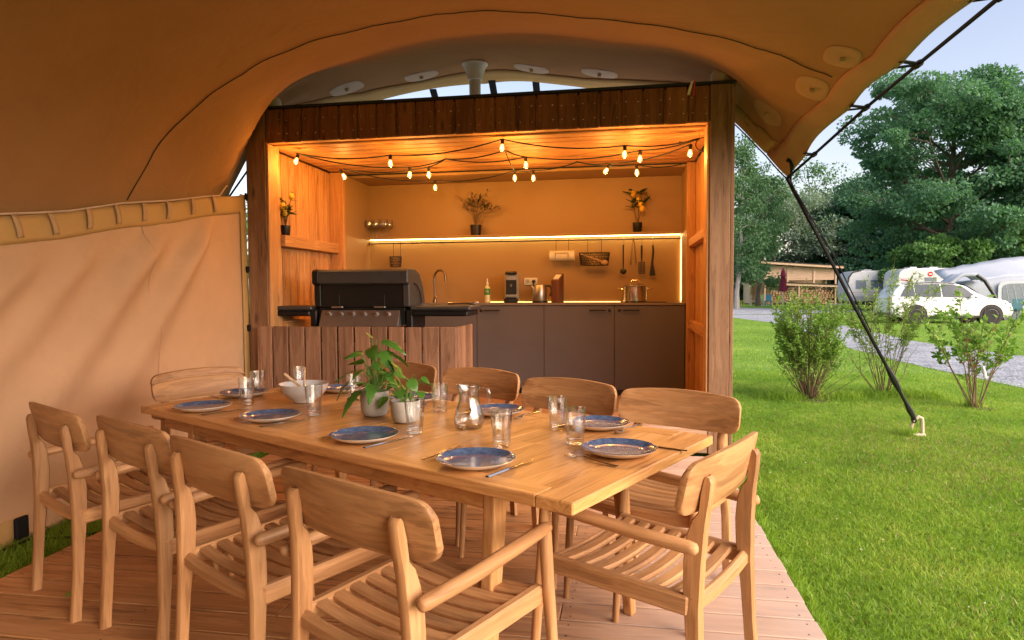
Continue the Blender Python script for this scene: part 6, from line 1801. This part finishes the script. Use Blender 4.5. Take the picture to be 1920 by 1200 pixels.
c2 = caravan('white caravan with a round red sign on its side, second in the caravan row', 15.95, 3.3, 42.0, 2.2, 2.62, .60, [(1.80, .62, 1.60, .95), (2.85, .4, 1.5, 1.3)], [(2.02, 2.05, 'stripe_grey')])
b = MB(); b.tube([(.62, -.01, 1.25), (.66, -.02, 1.80), (.50, -.02, 1.93), (.2, -.01, 1.95)], .03, 6); b.build('red_trim', M['red_lens'], c2)
b = MB(); b.tube([(1.78, .0, 2.27), (1.78, -.02, 2.27)], .14, 24); sg = b.build('round_sign', M['red_lens'], c2, smooth=True, angle=40)
b = MB(); b.box(1.69, 1.87, -.026, -.021, 2.245, 2.295); b.build('sign_bar', M['white_plastic'], sg)
c3 = caravan('grey white caravan partly hidden by the awning, rightmost in the caravan row', 19.4, 4.8, 43.0, 2.2, 2.72, .60, [(.8, .7, 1.6, .9), (2.6, 1.2, 1.7, .6)], [(2.05, 2.09, 'stripe_grey')], 'caravan_grey')
b = MB(); b.obox((1.9, -.012, 2.36), ((1, 0, 0), (0, 1, 0), (0, 0, 1)), (.06, .008, .14), .003); b.build('red_mark', M['red_lens'], c3)

aw = thing('awning_tent', 'large grey inflatable awning tent with a clear side window at the right edge', 'tent', (14.85, 32.6, GZ))
def sheet(name, rows, mat, th=.03):
    b = MB(); b.grid(rows); o = b.build(name, M[mat], aw, smooth=True, angle=40); o.modifiers.new('s', 'SOLIDIFY').thickness = th; return o
def lerp3(a, b, t): return tuple(a[i] + (b[i] - a[i]) * t for i in range(3))
roofA = [lerp3((.2, .3, 1.9), (2.2, .0, 2.85), k / 8) for k in range(9)]
rows = []
for k in range(15):
    u = k / 14; x = .3 + 6.0 * u
    top = 2.30 + .62 * min(1, u * 1.8) + .03 * math.sin(u * 40); ev = 1.55 + .42 * min(1, u * 3)
    rows.append([(x - .25 * (1 - j / 6), -.05 + 3.0 * (j / 6), ev + (top - ev) * (j / 6) - .10 * math.sin(math.pi * j / 6) + .018 * math.sin(k * 2.4 + j)) for j in range(7)])
sheet('roof_sheet', rows, 'awning_light')
rows = []
for k in range(15):
    u = k / 14; x = .25 + 6.0 * u; ev = 1.55 + .42 * min(1, u * 3)
    rows.append([(x - .25 - .10 * (1 - j / 5), -.05 - .12 * (1 - j / 5), ev * j / 5) for j in range(6)])
sheet('front_wall', rows, 'awning_grey')
b = MB(); pr = []
for a in np.linspace(0, 2 * math.pi, 33):
    pr.append((2.75 + 1.15 * math.copysign(abs(math.cos(a)) ** .35, math.cos(a)), -.19, 1.12 + .62 * math.copysign(abs(math.sin(a)) ** .35, math.sin(a))))
b.prism(pr[:-1], (0, -.012, 0), (0, 0, 0)); fr_ = b.build('window', M['awning_light'], aw)
b = MB(); b.prism([((p[0] - 2.75) * .86 + 2.75, -.205, (p[2] - 1.12) * .80 + 1.12) for p in pr[:-1]], (0, -.012, 0), (0, -.002, 0)); b.build('pane', M['window_grey'], fr_)
b = MB()
for k in range(6): b.bar((1.9 + k * .3, -.222, 1.55), (2.05 + k * .32, -.222, .75), .02, .004, up=(0, 1, 0))
b.build('pane_fold', M['awning_grey'], fr_)
arc = [(-.55 + .0, -.1, .0), (-.5, -.1, .9), (-.25, -.05, 1.6), (.3, 0, 2.02), (.85, 0, 2.0), (1.15, -.05, 1.75), (1.5, -.15, 1.1), (1.85, -.25, .0)]
b = MB(); b.tube([Vector(p) + Vector((-.3, -.5, 0)) for p in arc[1:6]], .10, 10); b.build('porch_tube', M['awning_grey'], aw, smooth=True)
b = MB(); b.tube([Vector(p) + Vector((-.3, -.55, 0)) for p in arc[4:]], .075, 10); b.build('inflated_leg', M['black_plastic'], aw, smooth=True)
rows = [[tuple(Vector(arc[i]) + Vector((-.3, -.5 + j * .35, .04))) for j in range(4)] for i in range(1, 6)]
sheet('porch_roof', rows, 'awning_light', .02)
b = MB(); b.obox((.25, .25, 1.2), ((1, 0, 0), (0, 1, 0), (0, 0, 1)), (.32, .02, .40), .02); b.build('porch_window', M['window_grey'], aw)
# person in the awning doorway is too small to make out: only the blue chair and bin inside are visible
b = MB(); b.box(.0, .45, 0, .4, .42, .47, .01); b.box(.0, .45, .38, .42, .47, .95, .02)
for x in (.03, .42):
    for y in (.03, .39): b.tube([(x, y, 0), (x, y, .43)], .018, 6)
o = b.build('camp_chair', M['teal_sheet'], loc=(17.0, 32.0, GZ)); tag(o, 'teal camping chair standing before the awning window at the right edge', 'chair')

# ================================================================== TIMBER SHED WITH FIREWOOD
sh = thing('timber_shed', 'pale timber shed with a flat roof and firewood stacked under its lower lean-to roof', 'shed', (12.05, 67.0, GZ))
SW = 8.2
def zr(x): return 4.35 - .62 * x / SW
b = MB()
for k in range(22):
    z0 = 2.35 + k * .092
    x1 = SW - .25
    if z0 + .085 < zr(x1) - .30 or True:
        zt = z0 + .085
        xe = min(x1, (4.35 - .34 - zt) / .62 * SW)
        if xe > 1.5: b.box(1.25, xe, -.012 - .004 * (k % 2), .012, z0, zt)
kind(b.build('cladding', M['shed_wood'], sh), 'stuff')
b = MB()
for k in range(34): b.box(.20, SW - .3, 3.2, 3.23, .1 + k * .11, .1 + k * .11 + .10)
for k in range(34): b.box(.18, .21, .1, 3.2, .1 + k * .11, .1 + k * .11 + .10)
kind(b.build('back_cladding', M['shed_wood'], sh), 'stuff')
for (x, y) in ((.15, .0), (1.15, .0), (.15, 3.1), (SW - .25, .0), (SW - .25, 3.1), (3.6, .0), (6.0, .0)):
    b = MB(); b.box(x - .07, x + .07, y - .07, y + .07, 0, zr(x) - .20); b.build('post', M['shed_wood'], sh)
b = MB(); b.prism([(-.25, 0, zr(-.25)), (SW + .35, 0, zr(SW + .35)), (SW + .35, 0, zr(SW + .35) - .07), (-.25, 0, zr(-.25) - .07)], (0, -.55, 0), (0, 3.5, 0)); b.build('roof', M['roof_felt'], sh)
b = MB(); b.prism([(-.2, 0, zr(-.2) - .08), (SW + .3, 0, zr(SW + .3) - .08), (SW + .3, 0, zr(SW + .3) - .30), (-.2, 0, zr(-.2) - .30)], (0, -.50, 0), (0, -.42, 0)); b.build('fascia_board', M['shed_wood'], sh)
b = MB(); b.bar((-.2, -.48, 4.13), (-.2, 3.4, 4.13), .05, .22); b.build('side_fascia', M['shed_wood'], sh)
b = MB(); b.bar((.2, .05, 3.0), (1.1, .05, 1.4), .10, .10); b.build('brace', M['shed_wood'], sh)
def zl_(x): return 2.28 - .40 * x / SW
b = MB(); b.prism([(.45, 0, zl_(.45)), (SW + .3, 0, zl_(SW + .3)), (SW + .3, 0, zl_(SW + .3) - .07), (.45, 0, zl_(.45) - .07)], (0, -1.6, 0), (0, -.02, 0)); b.build('lean_to_roof', M['roof_felt'], sh)
b = MB(); b.prism([(1.0, 0, zl_(1.0) - .08), (SW + .25, 0, zl_(SW + .25) - .08), (SW + .25, 0, zl_(SW + .25) - .28), (1.0, 0, zl_(1.0) - .28)], (0, -1.55, 0), (0, -1.47, 0)); b.build('lean_to_fascia', M['shed_wood'], sh)
for x in (1.25, 4.3, SW - .1):
    b = MB(); b.box(x - .06, x + .06, -1.5, -1.38, 0, zl_(x) - .28); b.build('lean_to_post', M['shed_wood'], sh)
fw = thing('firewood_stack', 'stack of split firewood under the lean-to roof of the timber shed', 'firewood', (12.05, 67.0, GZ))
be, bk = MB(), MB()
rd = random.Random(5)
x = 1.45
for row in range(9):
    x = 1.45 + rd.uniform(0, .1) + .05 * row
    while x < SW - .9:
        w_ = rd.uniform(.17, .30); h_ = .185
        if row > 6 and rd.random() < .25: x += w_; continue
        c_ = Vector((x + w_ / 2, -1.0, .12 + row * .195)); dy = rd.uniform(-.12, .10)
        poly = [(c_.x + math.cos(a + row) * w_ * .5 * rd.uniform(.8, 1.05), 0, c_.z + math.sin(a + row) * h_ * .5 * rd.uniform(.8, 1.05)) for a in np.linspace(0, 6.283, 6)[:-1]]
        (be if row < 7 else bk).prism(poly, (0, -1.30 + dy, 0), (0, -.6, 0)); x += w_ + .012
kind(be.build('log_pile', M['log_end'], fw), 'stuff'); kind(bk.build('log_pile', M['log_bark'], fw), 'stuff')
b = MB()
for k in range(7):
    a = rd.uniform(-.3, .3); b.tube([(1.9 + k * .35, -2.0, .16 + .1 * (k % 2)), (3.0 + k * .3, -2.0 + a, .22 + .12 * (k % 3))], .13, 8)
o = b.build('log_heap', M['log_bark'], loc=(12.05, 67.0, GZ)); tag(o, 'heap of dark round logs on the ground in front of the firewood stack', 'logs'); kind(o, 'stuff')
sc2 = MB(); sc2.box(20.6, 24.5, 63.0, 63.06, .1, 2.2); o = sc2.build('screen_sheet', M['teal_sheet'], loc=(0, 0, GZ)); tag(o, 'dark teal windbreak sheet between the timber shed and the leftmost caravan', 'windbreak')

# parasol, garden furniture
pa = thing('closed_parasol', 'closed wine red parasol in front of the firewood stack', 'parasol', (13.2, 58.0, GZ))
b = MB(); b.tube([(0, 0, 0), (0, 0, 3.15)], .03, 8); b.build('pole', M['white_plastic'], pa)
b = MB(); n = 20
prof = [(.30, 1.28), (.36, 1.32), (.27, 1.8), (.20, 2.3), (.16, 2.62)]
vs = []; fs = []
for (r, z) in prof:
    for k in range(n): rr = r * (1 if k % 2 else .72); a = 2 * math.pi * k / n; vs.append((rr * math.cos(a), rr * math.sin(a), z + (.03 if k % 2 else -.03)))
for i in range(len(prof) - 1):
    for k in range(n): fs.append((i * n + k, i * n + (k + 1) % n, (i + 1) * n + (k + 1) % n, (i + 1) * n + k))
b.add(vs, fs); b.build('canopy', M['red_fabric'], pa, smooth=True, angle=50)
b = MB(); b.lathe([(.26, 2.55), (.24, 2.62), (.16, 2.95), (.06, 3.2), (1e-6, 3.27)], 12); b.build('cap', M['red_fabric'], pa, smooth=True)
def patio_chair(label, x, y, rz, mat):
    t = thing('patio_chair', label, 'chair', (x, y, GZ), rz, 'coloured plastic chairs by the timber shed')
    b = MB(); b.obox((0, 0, .45), ((1, 0, 0), (0, 1, 0), (0, 0, 1)), (.25, .25, .03), .02); b.build('seat', M[mat], t)
    b = MB(); b.obox((0, .25, .72), ((1, 0, 0), (0, .98, .17), (0, -.17, .98)), (.24, .022, .28), .02); b.build('backrest', M[mat], t)
    for sx in (-1, 1):
        for sy in (-1, 1): b = MB(); b.tube([(sx * .20, sy * .19, .43), (sx * .25, sy * .26, 0)], .028, 6); b.build('leg', M[mat], t)
patio_chair('white plastic garden chair left of the small table by the shed', 11.35, 60.4, 1.4, 'white_plastic')
patio_chair('pale green plastic chair behind the blue one by the shed', 12.05, 60.7, .1, 'lime_plastic')
patio_chair('blue plastic garden chair at the small table by the shed', 12.35, 59.6, 3.1, 'blue_plastic')
patio_chair('yellow plastic garden chair right of the blue one by the shed', 13.0, 60.2, -1.5, 'yellow_plastic')
patio_chair('yellow plastic garden chair just right of the hut post beside the pale tree trunk', 10.15, 60.3, .9, 'yellow_plastic')
gt = thing('patio_table', 'small white round garden table between the coloured chairs by the shed', 'table', (12.0, 60.2, GZ))
b = MB(); b.lathe([(.4, .70), (.42, .71), (.42, .735), (1e-6, .74)], 20); b.build('tabletop', M['white_plastic'], gt)
for a in (0, 1.57, 3.14, 4.71): b = MB(); b.tube([(.28 * math.cos(a), .28 * math.sin(a), .70), (.33 * math.cos(a), .33 * math.sin(a), 0)], .02, 6); b.build('leg', M['white_plastic'], gt)
sl_ = thing('sun_lounger', 'folded grey sun lounger on the grass before the leftmost caravan', 'lounger', (15.6, 41.0, GZ))
b = MB(); b.bar((-.9, 0, .30), (.2, 0, .30), .55, .05); b.bar((.2, 0, .30), (.8, 0, .85), .55, .05); b.build('bed', M['caravan_grey'], sl_)
for x in (-.8, .1): b = MB(); b.bar((x, -.25, 0), (x, -.25, .30), .04, .04); b.bar((x, .25, 0), (x, .25, .30), .04, .04); b.build('leg', M['brushed_steel'], sl_)
